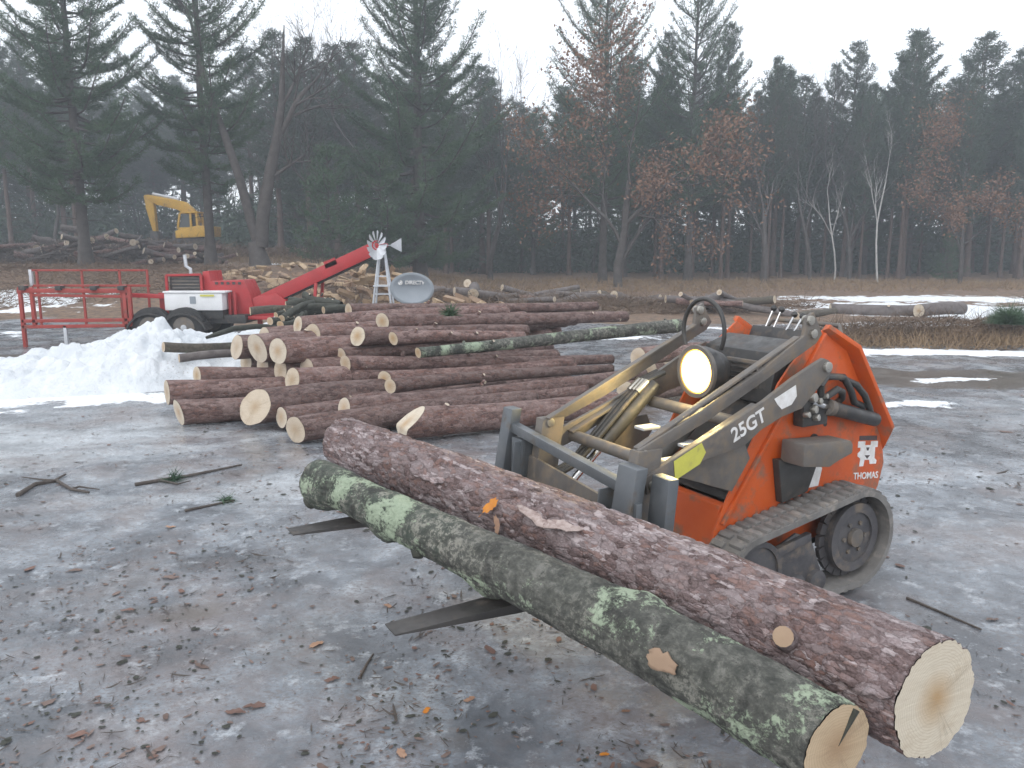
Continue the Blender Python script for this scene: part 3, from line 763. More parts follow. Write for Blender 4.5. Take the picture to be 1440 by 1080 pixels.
for i, (x, y, r, L) in enumerate(FILL):
    B = math.radians(35)
    for lev in range(1 if i < 2 else 2 if i < 4 else 3):
        if lev == 2 and i < 5: continue
        zz = r * (1 + 1.85 * lev) + .005; dx = (.0, .12, .38)[lev] + (i % 3) * .07
        make_log('stacked_log', 'pine log mostly buried inside the pile, only slivers of bark showing', (x + dx, y + dx * .6, zz), (x + dx + L * math.cos(B), y + dx * .6 + L * math.sin(B), zz - .02 * lev), r, r * .86,
             60 + n_f, 'bark', 'cut_dull', 'buried logs of the pile', 50, 26, .02, .04, 1, endf_plain(-.2, .1)); n_f += 1
for i, (x, y, z, L) in enumerate(((2.0, 9.3, .13, 2.6), (1.7, 9.7, .13, 2.6), (1.9, 9.45, .36, 2.5), (1.2, 8.2, .12, 1.5))):
    make_log('stacked_log', 'pine log mostly hidden behind the loader arms at the right of the pile', (x, y, z), (x + L * .85, y + L * .5, z), .125, .105, 120 + i, 'bark', 'cut_dull', 'logs behind the loader arms', 50, 26, .02, .04, 1, endf_plain(-.2, .1))
# two dark logs half in the snow and the crooked branch
a, b = at(230, 488, 9.3), at(338, 487, 9.9)
make_log('dark_log', 'short dark mossy log poking out of the snow bank, upper of two', a, b, .062, .055, 141, 'moss_bark', 'cut_dull', 'logs in the snow bank', 50, 24, .02, .06, 1)
a, b = at(252, 504, 8.9), at(345, 497, 9.3)
make_log('dark_log', 'short dark log lying on the snow, lower of two left of the pile', a, b, .05, .045, 142, 'grey_bark', 'cut_dull', 'logs in the snow bank', 50, 24, .02, .06, 1)
# ------------------------------------------------------------------ the tracked mini loader (u forward, v to its left, z up)
LD = thing('mini_loader', 'orange stand-on tracked mini loader with lit headlight carrying two logs on forks', 'loader', (1.358, 3.905, 0), math.radians(210))
def two_circle_path(c0, R0, c1, R1, n):
    """closed belt around two wheels in the u-z plane, evenly spaced"""
    c0, c1 = Vector(c0), Vector(c1); d = c1 - c0; D = d.length; base = math.atan2(d.y, d.x)
    al = math.acos((R0 - R1) / D)
    pts = []
    for k in range(41):
        a = base + al + (2 * math.pi - 2 * al) * k / 40; pts.append(c0 + Vector((math.cos(a), math.sin(a))) * R0)
    for k in range(41):
        a = base - al + 2 * al * k / 40; pts.append(c1 + Vector((math.cos(a), math.sin(a))) * R1)
    pts.append(pts[0]); acc = [0]
    for i in range(1, len(pts)): acc.append(acc[-1] + (pts[i] - pts[i - 1]).length)
    out = []
    for k in range(n):
        t = acc[-1] * k / n
        i = max(j for j in range(len(acc) - 1) if acc[j] <= t)
        f = (t - acc[i]) / max(acc[i + 1] - acc[i], 1e-9)
        out.append((pts[i].lerp(pts[i + 1], f), (pts[i + 1] - pts[i]).normalized()))
    return out
SP, RS, IDL, RI = (-.085, .262), .238, (.585, .212), .188
lug_me = None
def build_track(side):
    global lug_me
    v0, v1 = (.272, .448) if side > 0 else (-.448, -.272)
    path = two_circle_path(SP, RS, IDL, RI, 108)
    mb = MB(); n = len(path); vs = []; fs = []
    for p, t in path:
        nrm = Vector((t.y, -t.x))
        o, i = p, p - nrm * .028
        vs += [(o.x, v0, o.y), (o.x, v1, o.y), (i.x, v1, i.y), (i.x, v0, i.y)]
    for k in range(n):
        a, b = 4 * k, 4 * ((k + 1) % n)
        for q in range(4): fs.append((a + q, a + (q + 1) % 4, b + (q + 1) % 4, b + q))
    mb.add(vs, fs); tr = mb.build('track', MAT['rubber'], LD, 0, True)
    if lug_me is None:
        l = MB().prism([(-.019, -.002), (.019, -.002), (.012, .012), (-.012, .012)], -.036, .036)
        lo = l.build('lug', MAT['rubber'], tr, .003); lug_me = lo.data; bpy.data.objects.remove(lo)
    lp = two_circle_path(SP, RS, IDL, RI, 50)
    for k, (p, t) in enumerate(lp):
        off = (.045, -.045) if True else 0
        for j, ov in enumerate(off):
            q, tt = (p, t)
            if j: q, tt = (lp[k][0].lerp(lp[(k + 1) % 50][0], .5), lp[k][1])
            lo = link('lug', lug_me, tr, (q.x, (v0 + v1) / 2 + ov, q.y))
            lo.rotation_euler = (0, -math.atan2(tt.y, tt.x) + math.pi, 0)
            if (Vector((tt.y, -tt.x))).dot(Vector((math.sin(0), 1))) > 2: pass
    # drive sprocket with bolted disc, front idler, rollers and the frame plate between
    vo = v1 if side > 0 else v0; s = side
    sp = MB().tube([(SP[0], vo - s * .13, SP[1]), (SP[0], vo - s * .045, SP[1])], RS - .075, 40).build('sprocket', MAT['wheel'], LD, .006)
    MB().ring((SP[0], vo - s * .045, SP[1]), RS - .07, RS - .115, .02, 'y', 40).build('rim', MAT['wheel'], sp, 0, True)
    mb = MB()
    for k in range(20):
        a = 2 * math.pi * k / 20; rr = RS - .055
        mb.bar((SP[0] + math.cos(a) * (RS - .08), vo - s * .09, SP[1] + math.sin(a) * (RS - .08)), (SP[0] + math.cos(a) * (RS - .036), vo - s * .09, SP[1] + math.sin(a) * (RS - .036)), .05, .024, (0, 1, 0))
    mb.build('sprocket_teeth', MAT['wheel'], sp)
    hb = MB().tube([(SP[0], vo - s * .046, SP[1]), (SP[0], vo - s * .022, SP[1])], .045, 20).build('hub', MAT['dark_steel'], sp, .004)
    for k in range(6):
        a = 2 * math.pi * k / 6
        c = (SP[0] + .075 * math.cos(a), vo - s * .043, SP[1] + .075 * math.sin(a))
        MB().tube([c, (c[0], vo - s * .034, c[2])], .011, 6).build('bolt', MAT['dark_steel'], sp)
    idl = MB().tube([(IDL[0], vo - s * .14, IDL[1]), (IDL[0], vo - s * .03, IDL[1])], RI - .032, 36).build('idler_wheel', MAT['wheel'], LD, .006)
    MB().ring((IDL[0], vo - s * .03, IDL[1]), RI - .03, RI - .055, .02, 'y', 36).build('rim', MAT['wheel'], idl, 0, True)
    MB().tube([(IDL[0], vo - s * .03, IDL[1]), (IDL[0], vo - s * .012, IDL[1])], .035, 16).build('hub', MAT['dark_steel'], idl, .004)
    for u in (.16, .30, .43):
        r = .055; z = .034 + .04 * (u + .04) / .62 + r - .012
        MB().tube([(u, vo - s * .15, z), (u, vo - s * .035, z)], r, 20).build('roller', MAT['wheel'], LD, .005)
    fr = MB().prism([(.10, .10), (.20, .31), (.30, .345), (.42, .30), (.50, .24), (.46, .10)], vo - s * .075, vo - s * .062).build('track_frame', MAT['wheel'], LD, .004)
    MB().bar((.22, vo - s * .055, .32), (.44, vo - s * .055, .285), .03, .04).build('frame_rib', MAT['wheel'], fr, .004)
build_track(1); build_track(-1)

# body
MB().prism([(-.34, .20), (.60, .20), (.66, .30), (.62, .50), (-.40, .50)], -.262, .262).build('chassis', MAT['black_paint'], LD, .01)
PLATE = [(.065, 1.251), (.19, 1.165), (.27, 1.10), (.341, 1.024), (.407, .904), (.495, .761), (.62, .545), (.70, .39), (.70, .24), (-.30, .24),
         (-.43, .43), (-.462, .547), (-.444, .622), (-.40, .73), (-.12, 1.147)]
for s in (1, -1):
    v = s * .268
    sp = MB().prism(PLATE, v - .006, v + .006).build('side_plate', MAT['orange'], LD, .003)
    # folded rear flange, its lip turned out
    fl = [(.065, 1.257), (-.12, 1.153), (-.402, .735), (-.452, .62)]
    mb = MB()
    outs = [.03, .062, .078, .004]
    vs, fs = [], []
    for (u, z), o in zip(fl, outs):
        vs += [(u + .010, v, z - .012), (u - .004, v + s * o, z + .004), (u - .018, v + s * o, z + .020), (u - .02, v, z + .018)]
    for k in range(3):
        for q in range(4): fs.append((4*k + q, 4*k + (q+1) % 4, 4*k + 4 + (q+1) % 4, 4*k + 4 + q))
    fs += [(0, 1, 2, 3), (15, 14, 13, 12)]
    mb.add(vs, fs).build('flange', MAT['orange'], sp, .003)
    MB().bar((.06, v + s * .014, 1.235), (.66, v + s * .014, .42), .016, .02, (0, 1, 0)).build('front_edge', MAT['orange'], sp, .004)
    # rounded opening with the cylinder valve behind
    MB().ring((.085, v + s * .006, .735), .028, .014, .01, 'y', 16).build('slot', MAT['black_paint'], sp)
    MB().tube([(.01, v + s * .0, .80), (.01, v + s * .009, .80)], .012, 8).build('bolt', MAT['black_paint'], sp)
    if s > 0:
        # emblem: dark bar, stepped white crest, lettering below
        P = lambda pts, a, b, m, n: MB().prism(pts, v + a, v + b).build(n, m, sp)
        def em(x, z): return (-.245 - .155 * x, .712 - .016 * x - .20 * (1 - z))
        P([em(.05, 1), em(.95, 1), em(.95, .88), em(.05, .88)], .0062, .0068, MAT['decal_dark'], 'emblem_bar')
        P([em(.0, .86), em(.36, .86), em(.36, .76), em(.64, .76), em(.64, .86), em(1, .86), em(1, .70), em(.88, .70), em(.88, .42), em(1, .36), em(.98, .27),
           em(.66, .27), em(.62, .38), em(.38, .38), em(.34, .22), em(.14, .22), em(.16, .42), em(.02, .48), em(.02, .56), em(.14, .62), em(.14, .70), em(0, .70)], .0062, .0075, MAT['decal_white'], 'emblem')
        P([em(.42, .70), em(.58, .70), em(.54, .62), em(.46, .62)], .0077, .0084, MAT['decal_dark'], 'emblem_mark')
        P([em(.36, .50), em(.64, .50), em(.50, .41)], .0077, .0084, MAT['decal_dark'], 'emblem_mark')
        rot = Matrix(((-1, 0, 0, -.325), (0, 0, 1, v + .0072), (-.10, 1, 0, .497), (0, 0, 0, 1)))
        text_mesh('lettering', 'THOMAS', .048, MAT['decal_white'], sp, rot)
        P([(.21, .555), (.14, .50), (.03, .50), (.01, .585), (.06, .62), (.10, .57)], .0062, .0072, MAT['decal_white'], 'worn_decal')
# front panel, hood, console
MB().add([(.69, -.26, .24), (.69, .26, .24), (.66, .26, .50), (.66, -.26, .50), (.60, -.26, .24), (.60, .26, .24), (.57, .26, .50), (.57, -.26, .50)],
         [(0,1,2,3),(7,6,5,4),(0,4,5,1),(1,5,6,2),(2,6,7,3),(3,7,4,0)]).build('front_panel', MAT['orange'], LD, .006)
MB().prism([(-.30, .50), (.50, .50), (.42, .78), (.26, .98), (.22, 1.10), (-.10, 1.12), (-.34, .80)], -.22, .22).build('engine_cover', MAT['black_paint'], LD, .015)
hd = MB().prism([(.30, .90), (.36, .92), (.31, 1.15), (.16, 1.20), (-.06, 1.17), (-.06, 1.10), (.22, 1.10)], -.235, .235).build('hood', MAT['black_paint'], LD, .012)
MB().box((.325, -.05, .98), (.352, .16, 1.11)).build('grille', MAT['dark_steel'], hd, .006)
for k in range(5): MB().box((.352, -.04, .99 + k * .024), (.360, .15, 1.0 + k * .024)).build('grille_slat', MAT['black_paint'], hd)
cs = MB().prism([(.05, 1.17), (-.10, 1.15), (-.14, 1.21), (.02, 1.235)], -.20, .20).build('console', MAT['black_paint'], LD, .008)
MB().tube([(-.12, -.23, 1.215), (-.14, -.2, 1.255), (-.14, .2, 1.255), (-.12, .23, 1.215)], .011, 10).build('grab_bar', MAT['dark_steel'], LD, 0, True)
for v, u, dz in ((-.13, .0, .10), (-.07, .01, .098), (.02, .02, .08), (.07, .02, .075), (.12, .02, .06)):
    lv = MB().tube([(u, v, 1.225), (u - .035, v + .012, 1.215 + dz)], .0055, 8).build('control_lever', MAT['chrome'], LD, 0, True)
    k = MB(); c = Vector((u - .038, v + .013, 1.222 + dz))
    k.tube([c + Vector((0, 0, -.016)), c + Vector((0, 0, -.009)), c, c + Vector((0, 0, .009)), c + Vector((0, 0, .016))], [.006, .013, .017, .013, .005], 12).build('knob', MAT['black_paint'], lv, 0, True)
# arms: an upper link and a lower boom on each side
for s in (1, -1):
    v = s * .345
    a, b = v - .010, v + .010
    ul = MB().prism([(.283, 1.322), (.236, 1.345), (.172, 1.245), (.208, 1.205), (.52, 1.063), (.853, .917), (1.19, .795), (1.20, .842), (.878, .965), (.547, 1.108), (.29, 1.243)], a, b).build('upper_link', MAT['dark_steel'], LD, .004)
    MB().bar((.30, v - s * .02, 1.236), (1.19, v - s * .02, .842), .034, .010, (0, 0, 1)).build('link_flange', MAT['dark_steel'], ul, .002)
    for (u, z) in ((.236, 1.25), (.26, 1.31), (1.17, .82)):
        MB().tube([(u, v - .022, z), (u, v + .022, z)], .021, 16).build('pin', MAT['bright_steel'], ul, .003)
    a, b = s * .372 - .011, s * .372 + .011
    bo = MB().prism([(.150, 1.128), (.185, 1.140), (.235, 1.122), (.371, 1.068), (.547, .982), (.739, .905), (.858, .86), (1.075, .782), (1.19, .735), (1.175, .665), (1.05, .695),
                     (.886, .765), (.65, .80), (.56, .855), (.433, .90), (.309, .925), (.128, 1.075), (.125, 1.105)], a, b).build('boom_arm', MAT['dark_steel'], LD, .004)
    MB().tube([(.165, s * .355, 1.10), (.165, s * .398, 1.10)], .024, 18).build('pin', MAT['bright_steel'], bo, .004)
    MB().prism([(.60, .80), (.86, .785), (.98, .70), (.66, .585), (.56, .72)], s * .325 - .006, s * .325 + .006).build('boom_gusset', MAT['dark_steel'], bo, .003)
    MB().bar((.56, s * .346, .96), (1.05, s * .346, .76), .05, .012, (0, 0, 1)).build('boom_top', MAT['dark_steel'], bo, .002)
    MB().tube([(1.15, s * .33, .70), (1.15, s * .40, .70)], .022, 14).build('pin', MAT['bright_steel'], bo, .003)
    # lift cylinder, hoses and valve lump outside the plate
    cy = MB().tube([(-.285, s * .33, .80), (.06, s * .335, .895)], .034, 22).build('lift_cylinder', MAT['black_paint'], LD, .005)
    MB().tube([(.06, s * .335, .895), (.20, s * .34, .935)], .016, 14).build('rod', MAT['chrome'], cy, 0, True)
    MB().tube([(.05, s * .335, .892), (.085, s * .336, .902)], .039, 22).build('gland', MAT['dark_steel'], cy, .004)
    MB().box((.075, s * .31 - .03, .82), (.245, s * .31 + .03, .96)).build('valve_block', MAT['black_paint'], LD, .012)
    for k, (u, z, r) in enumerate(((.20, .955, .022), (.16, .935, .017), (.19, .90, .018), (.17, .86, .017), (.235, .88, .014), (.12, .955, .013))):
        MB().tube([(u, s * .335, z), (u - .005, s * .362, z + .004)], r, 6 if k % 2 else 12).build('hydraulic_fitting', MAT['bright_steel'], LD, .002)
    for pts in ([(.13, .335, .96), (.155, .35, 1.01), (.10, .335, 1.045), (-.03, .325, 1.03), (-.10, .32, .96), (-.13, .32, .90), (-.20, .315, .875), (-.22, .30, .82)],
                [(.10, .34, .95), (.05, .36, .985), (-.01, .34, .965), (-.04, .32, .93), (-.03, .30, .90)],
                [(-.05, .30, 1.02), (-.13, .325, .985), (-.19, .33, .93), (-.23, .33, .87), (-.25, .325, .84)]):
        MB().tube([(u, s * vv, z) for u, vv, z in pts], .0165, 10).build('hydraulic_hose', MAT['black_paint'], LD, 0, True)
    # stub step with its bracket
    stp = MB().prism([(.335, .775), (.02, .755), (.0, .735), (.0, .69), (.10, .665), (.155, .645), (.335, .67)], s * .30, s * .43).build('side_step', MAT['dark_steel'], LD, .012)
    MB().prism([(.36, .68), (.08, .66), (.15, .50), (.32, .47)], s * .275, s * .315).build('step_bracket', MAT['black_paint'], stp, .006)
    tp = MB().prism([(1.045, .785), (.90, .843), (.875, .80), (.905, .755), (1.035, .705)], s * .3842 if s > 0 else -.3842, s * .3855).build('warning_decal', MAT['yellow_decal'], bo)
    if s > 0:
        dv = Vector((-.30, 0, .125)).normalized()
        up = Vector((-dv.z * -1, 0, 0))
        ex = Vector((-.93, 0, .38)).normalized(); ey = Vector((.38, 0, .93)).normalized()
        rot = Matrix(((ex.x, ey.x, 0, .635), (0, 0, 1, .3836), (ex.z, ey.z, 0, .885), (0, 0, 0, 1)))
        text_mesh('lettering', '25GT', .088, MAT['decal_white'], bo, rot)
        MB().prism([(.49, .985), (.36, 1.035), (.35, .985), (.38, .95), (.44, .935), (.47, .96)], .3835, .3845).build('worn_decal', MAT['decal_white'], bo)
for u, z in ((.62, .88), (1.02, .735)):
    MB().tube([(u, -.36, z), (u, .36, z)], .028, 16).build('cross_tube', MAT['dark_steel'], LD, 0, True)
for (u, v, z) in ((.78, -.1, .80), (.78, .17, .78), (.92, .24, .74)):
    MB().box((u - .05, v - .035, z - .008), (u + .05, v + .035, z + .006)).build('bracket_tab', MAT['galvanised'], LD, .003)
# tilt cylinder and hose bundle on the far arm
tc = MB().tube([(.62, -.24, .97), (.90, -.27, .70)], .034, 18).build('tilt_cylinder', MAT['black_paint'], LD, .004)
MB().tube([(.90, -.27, .70), (1.12, -.28, .50)], .018, 12).build('rod', MAT['chrome'], tc, 0, True)
tc = MB().tube([(.72, .12, .86), (.98, .14, .66)], .038, 18).build('tilt_cylinder', MAT['black_paint'], LD, .004)
MB().tube([(.98, .14, .66), (1.16, .14, .52)], .019, 12).build('rod', MAT['chrome'], tc, 0, True)
for k, dv in enumerate((0, .03, .055)):
    MB().tube([(.56, -.30 + dv, 1.02), (.66, -.31 + dv, .985), (.76, -.315 + dv, .90), (.93, -.32 + dv, .74), (1.05, -.33 + dv, .62), (1.16, -.33 + dv, .58)], .0125, 10).build('hydraulic_hose', MAT['black_paint'], LD, 0, True)
    MB().tube([(.66, -.31 + dv, .985), (.72, -.313 + dv, .935)], .019, 10).build('hydraulic_fitting', MAT['bright_steel'], LD, .003)
# round hose hoop behind the lamp
hp = [(.50, -.05 + .135 * math.cos(a), 1.24 + .15 * math.sin(a)) for a in [math.radians(x) for x in range(-30, 211, 12)]]
MB().tube(hp, .0105, 12).build('hose_hoop', MAT['black_paint'], LD, 0, True)
# headlight: can, bezel, glowing lens, bracket and its beam
hl = MB().tube([(.42, .0, 1.06), (.45, .0, 1.06), (.53, .0, 1.06), (.575, .0, 1.06)], [.05, .085, .115, .118], 32).build('headlight', MAT['black_paint'], LD, .006)
MB().ring((.58, .0, 1.06), .122, .104, .02, 'x', 36).build('bezel', MAT['dark_steel'], hl, 0, True)
tl = NT('headlight_lens'); tl.p(base=(1, .9, .6), rough=.3)
vv = tl.coords('Object', rand=False); ss = tl.sep(vv)
rr = tl.math('SQRT', tl.math('ADD', tl.math('MULTIPLY', ss[1], ss[1]), tl.math('MULTIPLY', ss[2], ss[2])))
tl.p(emit=tl.ramp(rr, [(.045, (1, .90, .55)), (.10, (1, .50, .035))]), estr=tl.ramp(rr, [(.0, (1, 1, 1)), (.112, (.16, .16, .16))]))
em_s = tl.math('MULTIPLY', tl.ramp(rr, [(.0, 1), (.06, .35), (.104, .035)]), 60.0); tl.l.new(em_s, tl.b.inputs['Emission Strength'])
lens = MB().tube([(-.006, 0, 0), (.006, 0, 0), (.016, 0, 0), (.021, 0, 0)], [.105, .10, .07, .025], 32).build('lens', tl.m, hl, 0, True, (.578, 0, 1.06))
MB().bar((.45, -.02, .96), (.45, .02, .96), .05, .16, (0, 0, 1)).build('lamp_bracket', MAT['dark_steel'], hl)
ld_ = bpy.data.lights.new('headlight_beam', 'SPOT'); ld_.energy = 26; ld_.color = (1, .76, .30); ld_.spot_size = math.radians(165); ld_.spot_blend = .6; ld_.shadow_soft_size = .08
lo = bpy.data.objects.new('headlight_beam', ld_); C.objects.link(lo); lo.parent = LD; lo.location = (.63, 0, 1.06); lo.rotation_euler = (0, math.radians(-90 + 14), 0)
# fork carriage and tines (far side rides a little higher)
def cz(v): return -.078 * v
def plate4(u0, v0, z0, u1, v1, z1, w, t, name, m='fork_steel', par=None):
    """flat upright from bottom to top, w wide across the machine"""
    vs = [(u0 - t/2, v0 - w/2, z0), (u0 + t/2, v0 - w/2, z0), (u0 + t/2, v0 + w/2, z0), (u0 - t/2, v0 + w/2, z0),
          (u1 - t/2, v1 - w/2, z1), (u1 + t/2, v1 - w/2, z1), (u1 + t/2, v1 + w/2, z1), (u1 - t/2, v1 + w/2, z1)]
    return MB().add(vs, [(0,3,2,1),(4,5,6,7),(0,1,5,4),(1,2,6,5),(2,3,7,6),(3,0,4,7)]).build(name, MAT[m], par or LD, .004)
plate4(1.33, -.545, .37 + .04, 1.25, -.545, .82 + .042, .085, .055, 'carriage_post')
plate4(1.33, .385, .37 - .03, 1.25, .385, .80 - .005, .115, .055, 'carriage_post')
plate4(1.27, -.405, .40 + .03, 1.24, -.405, .70 + .03, .010, .16, 'carriage_gusset')
plate4(1.27, .26, .38 - .02, 1.24, .26, .70 - .02, .010, .16, 'carriage_gusset')
MB().bar((1.26, -.52, .735 + .04), (1.26, .35, .725 - .025), .045, .045, (0, 0, 1)).build('carriage_rail', MAT['fork_steel'], LD, .005)
MB().bar((1.30, -.52, .44 + .04), (1.30, .35, .44 - .03), .05, .09, (0, 0, 1)).build('carriage_rail', MAT['fork_steel'], LD, .005)
MB().add([(1.27, -.40, .43), (1.27, .255, .38), (1.245, .255, .63 - .02), (1.245, -.40, .63 + .03), (1.255, -.40, .43), (1.255, .255, .38), (1.23, .255, .63 - .02), (1.23, -.40, .63 + .03)],
         [(0,1,2,3),(7,6,5,4),(0,4,5,1),(1,5,6,2),(2,6,7,3),(3,7,4,0)]).build('mounting_plate', MAT['dark_steel'], LD, .003)
plate4(1.20, .47, .36, 1.16, .47, .76, .10, .05, 'quick_hitch', 'fork_steel')
plate4(1.20, .34, .50, 1.15, .34, .84, .06, .12, 'quick_hitch', 'dark_steel')
plate4(1.20, -.36, .50, 1.15, -.36, .84, .06, .12, 'quick_hitch', 'dark_steel')
for v, zt, Ln in ((-.44, .478, 1.12), (.415, .398, 1.02)):
    MB().add([(1.25, v - .055, zt - .045), (1.25, v + .055, zt - .045), (1.25, v + .055, zt), (1.25, v - .055, zt),
              (1.25 + Ln, v - .045, zt - .010), (1.25 + Ln, v + .045, zt - .010), (1.25 + Ln, v + .045, zt - .004), (1.25 + Ln, v - .045, zt - .004),
              (1.25 + Ln * .55, v - .055, zt - .038), (1.25 + Ln * .55, v + .055, zt - .038), (1.25 + Ln * .55, v + .055, zt), (1.25 + Ln * .55, v - .055, zt)],
             [(0,1,2,3)[::-1], (4,5,6,7), (0,8,9,1), (1,9,10,2), (2,10,11,3), (3,11,8,0), (8,4,5,9), (9,5,6,10), (10,6,7,11), (11,7,4,8)]).build('fork_tine', MAT['tine'], LD, .003)
    plate4(1.285, v, zt - .05, 1.275, v, .70 - .08 * v, .09, .03, 'tine_shank', 'fork_steel')
# ------------------------------------------------------------------ red firewood processor on a trailer (local x to the right, y away, z up)
PD = 13.5; KX = PD / FPX * 1.012
px0 = -6.45
FP = thing('firewood_processor', 'red firewood processor trailer with white tank, log deck and raised conveyor', 'machine', (px0, PD, gz(px0, PD)), 0)
X = lambda px: (px - 190) * KX
Z = lambda py: 1.62 - (py - 350) * KX - gz(px0, PD)
def far_px(px, py, dy): k = (PD + dy) / PD; return X(720 + (px - 720) * k), Z(350 + (py - 350) * k)
def rail(p, q, w=.05, name='rail', m='rail_red'): return MB().bar(p, q, w, w).build(name, MAT[m], FP, .004)
# log deck: near and far rails, uprights, cross bars
def drail(a, b, dy, w, name, m='rail_red'):
    (xa, za), (xb, zb) = far_px(*a, dy), far_px(*b, dy); return rail((xa, dy, max(za, .0)), (xb, dy, max(zb, .0)), w, name, m)
N_ = -.3
drail((31, 407), (183, 407), N_, .07, 'deck_beam'); drail((50, 413), (183, 415), N_, .045, 'deck_rail'); drail((33, 449), (183, 447), N_, .055, 'deck_beam'); drail((33, 457), (183, 455), N_, .055, 'deck_beam')
for px in (34, 50, 178, 185): drail((px, 402), (px, 497 if px in (34, 178) else 456), N_, .055, 'deck_leg')
drail((122, 407), (122, 452), N_, .03, 'deck_leg'); drail((92, 455), (92, 486), N_, .055, 'deck_leg', 'galvanised')
F_ = .9
drail((52, 379), (212, 379), F_, .035, 'deck_rail'); drail((52, 400), (215, 400), F_, .04, 'deck_rail')
for px in (60, 122, 174, 212): drail((px, 378), (px, 455), F_, .035, 'deck_leg')
drail((52, 378), (52, 400), F_, .055, 'deck_leg', 'galvanised')
for px in (40, 90, 138, 176):
    (xa, za), (xb, zb) = far_px(px, 406, N_), far_px(px + 4, 401, F_)
    rail((xa, N_ - .05, za), (xb, F_, zb), .055, 'cross_bar'); MB().box((xa - .05, N_ - .08, za), (xa + .05, N_ + .05, za + .07)).build('log_stop', MAT['black_paint'], FP, .005)
# chassis, body
MB().box((X(180), -.05, Z(452)), (X(345), .95, Z(440))).build('trailer_frame', MAT['black_paint'], FP, .01)
rail((X(186), 0, Z(413)), (X(240), 0, Z(415)), .07, 'feed_beam', 'machine_red')
MB().box((X(222), .1, Z(440)), (X(242), .8, Z(414))).build('feed_housing', MAT['machine_red'], FP, .01)
MB().box((X(224), 0.02, Z(418)), (X(240), .1, Z(410))).build('guard', MAT['machine_red'], FP, .01)
tk = MB().box((X(239), -.18, Z(433)), (X(318), .25, Z(409.5))).build('tank', MAT['white_paint'], FP, .012)
MB().box((X(238), -.20, Z(409.3)), (X(323), .27, Z(407))).build('lid', MAT['white_paint'], tk, .006)
MB().box((X(274), -.187, Z(424)), (X(282), -.182, Z(414))).build('sticker', MAT['dish_grey'], tk)
MB().box((X(289), -.206, Z(414)), (X(308), -.201, Z(411.5))).build('sticker', MAT['yellow_decal'], tk)
MB().box((X(241), -.1, Z(445)), (X(316), .5, Z(433.5))).build('hydraulic_box', MAT['black_paint'], FP, .01)
en = MB().box((X(238), .1, Z(407)), (X(283), .7, Z(386))).build('engine', MAT['black_paint'], FP, .02)
for k in range(4): MB().box((X(242), .085, Z(404 - k * 4.6)), (X(280), .10, Z(402.4 - k * 4.6))).build('louvre', MAT['dark_steel'], en)
for a, b in (((236, 408), (236, 386)), ((236, 386), (284, 385)), ((284, 385), (284, 408))): rail((X(a[0]), .05, Z(a[1])), (X(b[0]), .05, Z(b[1])), .04, 'engine_guard', 'machine_red')
MB().tube([(X(262), .3, Z(386)), (X(262), .3, Z(378)), (X(256), .3, Z(374)), (X(255), .3, Z(358))], .03, 10).build('exhaust', MAT['galvanised'], FP, 0, True)
MB().prism([(X(283), Z(440)), (X(283), Z(381)), (X(292), Z(380)), (X(294), Z(395)), (X(340), Z(393)), (X(348), Z(412)), (X(352), Z(440))], .15, .75).build('splitter_housing', MAT['machine_red'], FP, .012)
for k in range(5): MB().box((X(300 + k * 8), .138, Z(399)), (X(304 + k * 8), .148, Z(395.5))).build('slot', MAT['black_paint'], FP)
for px in (322, 329): rail((X(px), .05, Z(410)), (X(px), .05, Z(452)), .045, 'post', 'machine_red')
for c in (222, 268):
    fd = MB()
    pts = [(X(c) + .42 * math.cos(a), Z(470) + .42 * math.sin(a)) for a in [math.radians(20 + k * 14) for k in range(11)]]
    inn = [(X(c) + .395 * math.cos(a), Z(470) + .395 * math.sin(a)) for a in [math.radians(20 + k * 14) for k in range(11)]]
    fd.prism(pts + inn[::-1], -.38, -.08).build('fender', MAT['black_paint'], FP)
    for y in (-.22, 1.05):
        w = MB().tube([(X(c), y - .11, .33), (X(c), y - .085, .33), (X(c), y + .085, .33), (X(c), y + .11, .33)], [.29, .335, .335, .29], 28).build('wheel', MAT['tyre'], FP, 0, True)
        MB().tube([(X(c), y - .113, .33), (X(c), y - .09, .33)], .18, 20).build('rim', MAT['dark_steel'], w, .005)
        MB().tube([(X(c), y - .125, .33), (X(c), y - .10, .33)], .05, 12).build('hub', MAT['galvanised'], w, .004)
# conveyor: trough with side walls, belt and cleats, hopper at its foot
cv0, cv1 = Vector((X(352), .45, Z(437))), Vector((X(527), .45, Z(357)))
dcv = (cv1 - cv0).normalized(); up = Vector((-dcv.z, 0, dcv.x))
for y, h in ((.22, .22), (.68, .22)):
    MB().bar(cv0 + Vector((0, y - .45, 0)) + up * h / 2, cv1 + Vector((0, y - .45, 0)) + up * h / 2, .03, h, (0, 0, 1)).build('conveyor_side', MAT['machine_red'], FP, .006)
MB().bar(cv0, cv1, .44, .03, (0, 0, 1)).build('conveyor_belt', MAT['tyre'], FP)
for k in range(9):
    c = cv0.lerp(cv1, (k + .5) / 9); MB().bar(c + Vector((0, -.2, 0)) + up * .04, c + Vector((0, .2, 0)) + up * .04, .02, .05, up).build('cleat', MAT['dark_steel'], FP)
MB().bar(cv0.lerp(cv1, .62) + Vector((-.1, -.24, .18)), cv0.lerp(cv1, .62) + Vector((.1, -.24, .26)), .01, .12).build('joint_plate', MAT['machine_red'], FP)
MB().prism([(X(348), Z(445)), (X(350), Z(418)), (X(384), Z(411)), (X(400), Z(424)), (X(382), Z(445))], .18, .75).build('hopper', MAT['machine_red'], FP, .01)
for y in (.2, .7): rail((cv0.lerp(cv1, .5) + Vector((0, y - .45, 0))), (X(430), y, 0.0), .05, 'prop', 'machine_red')
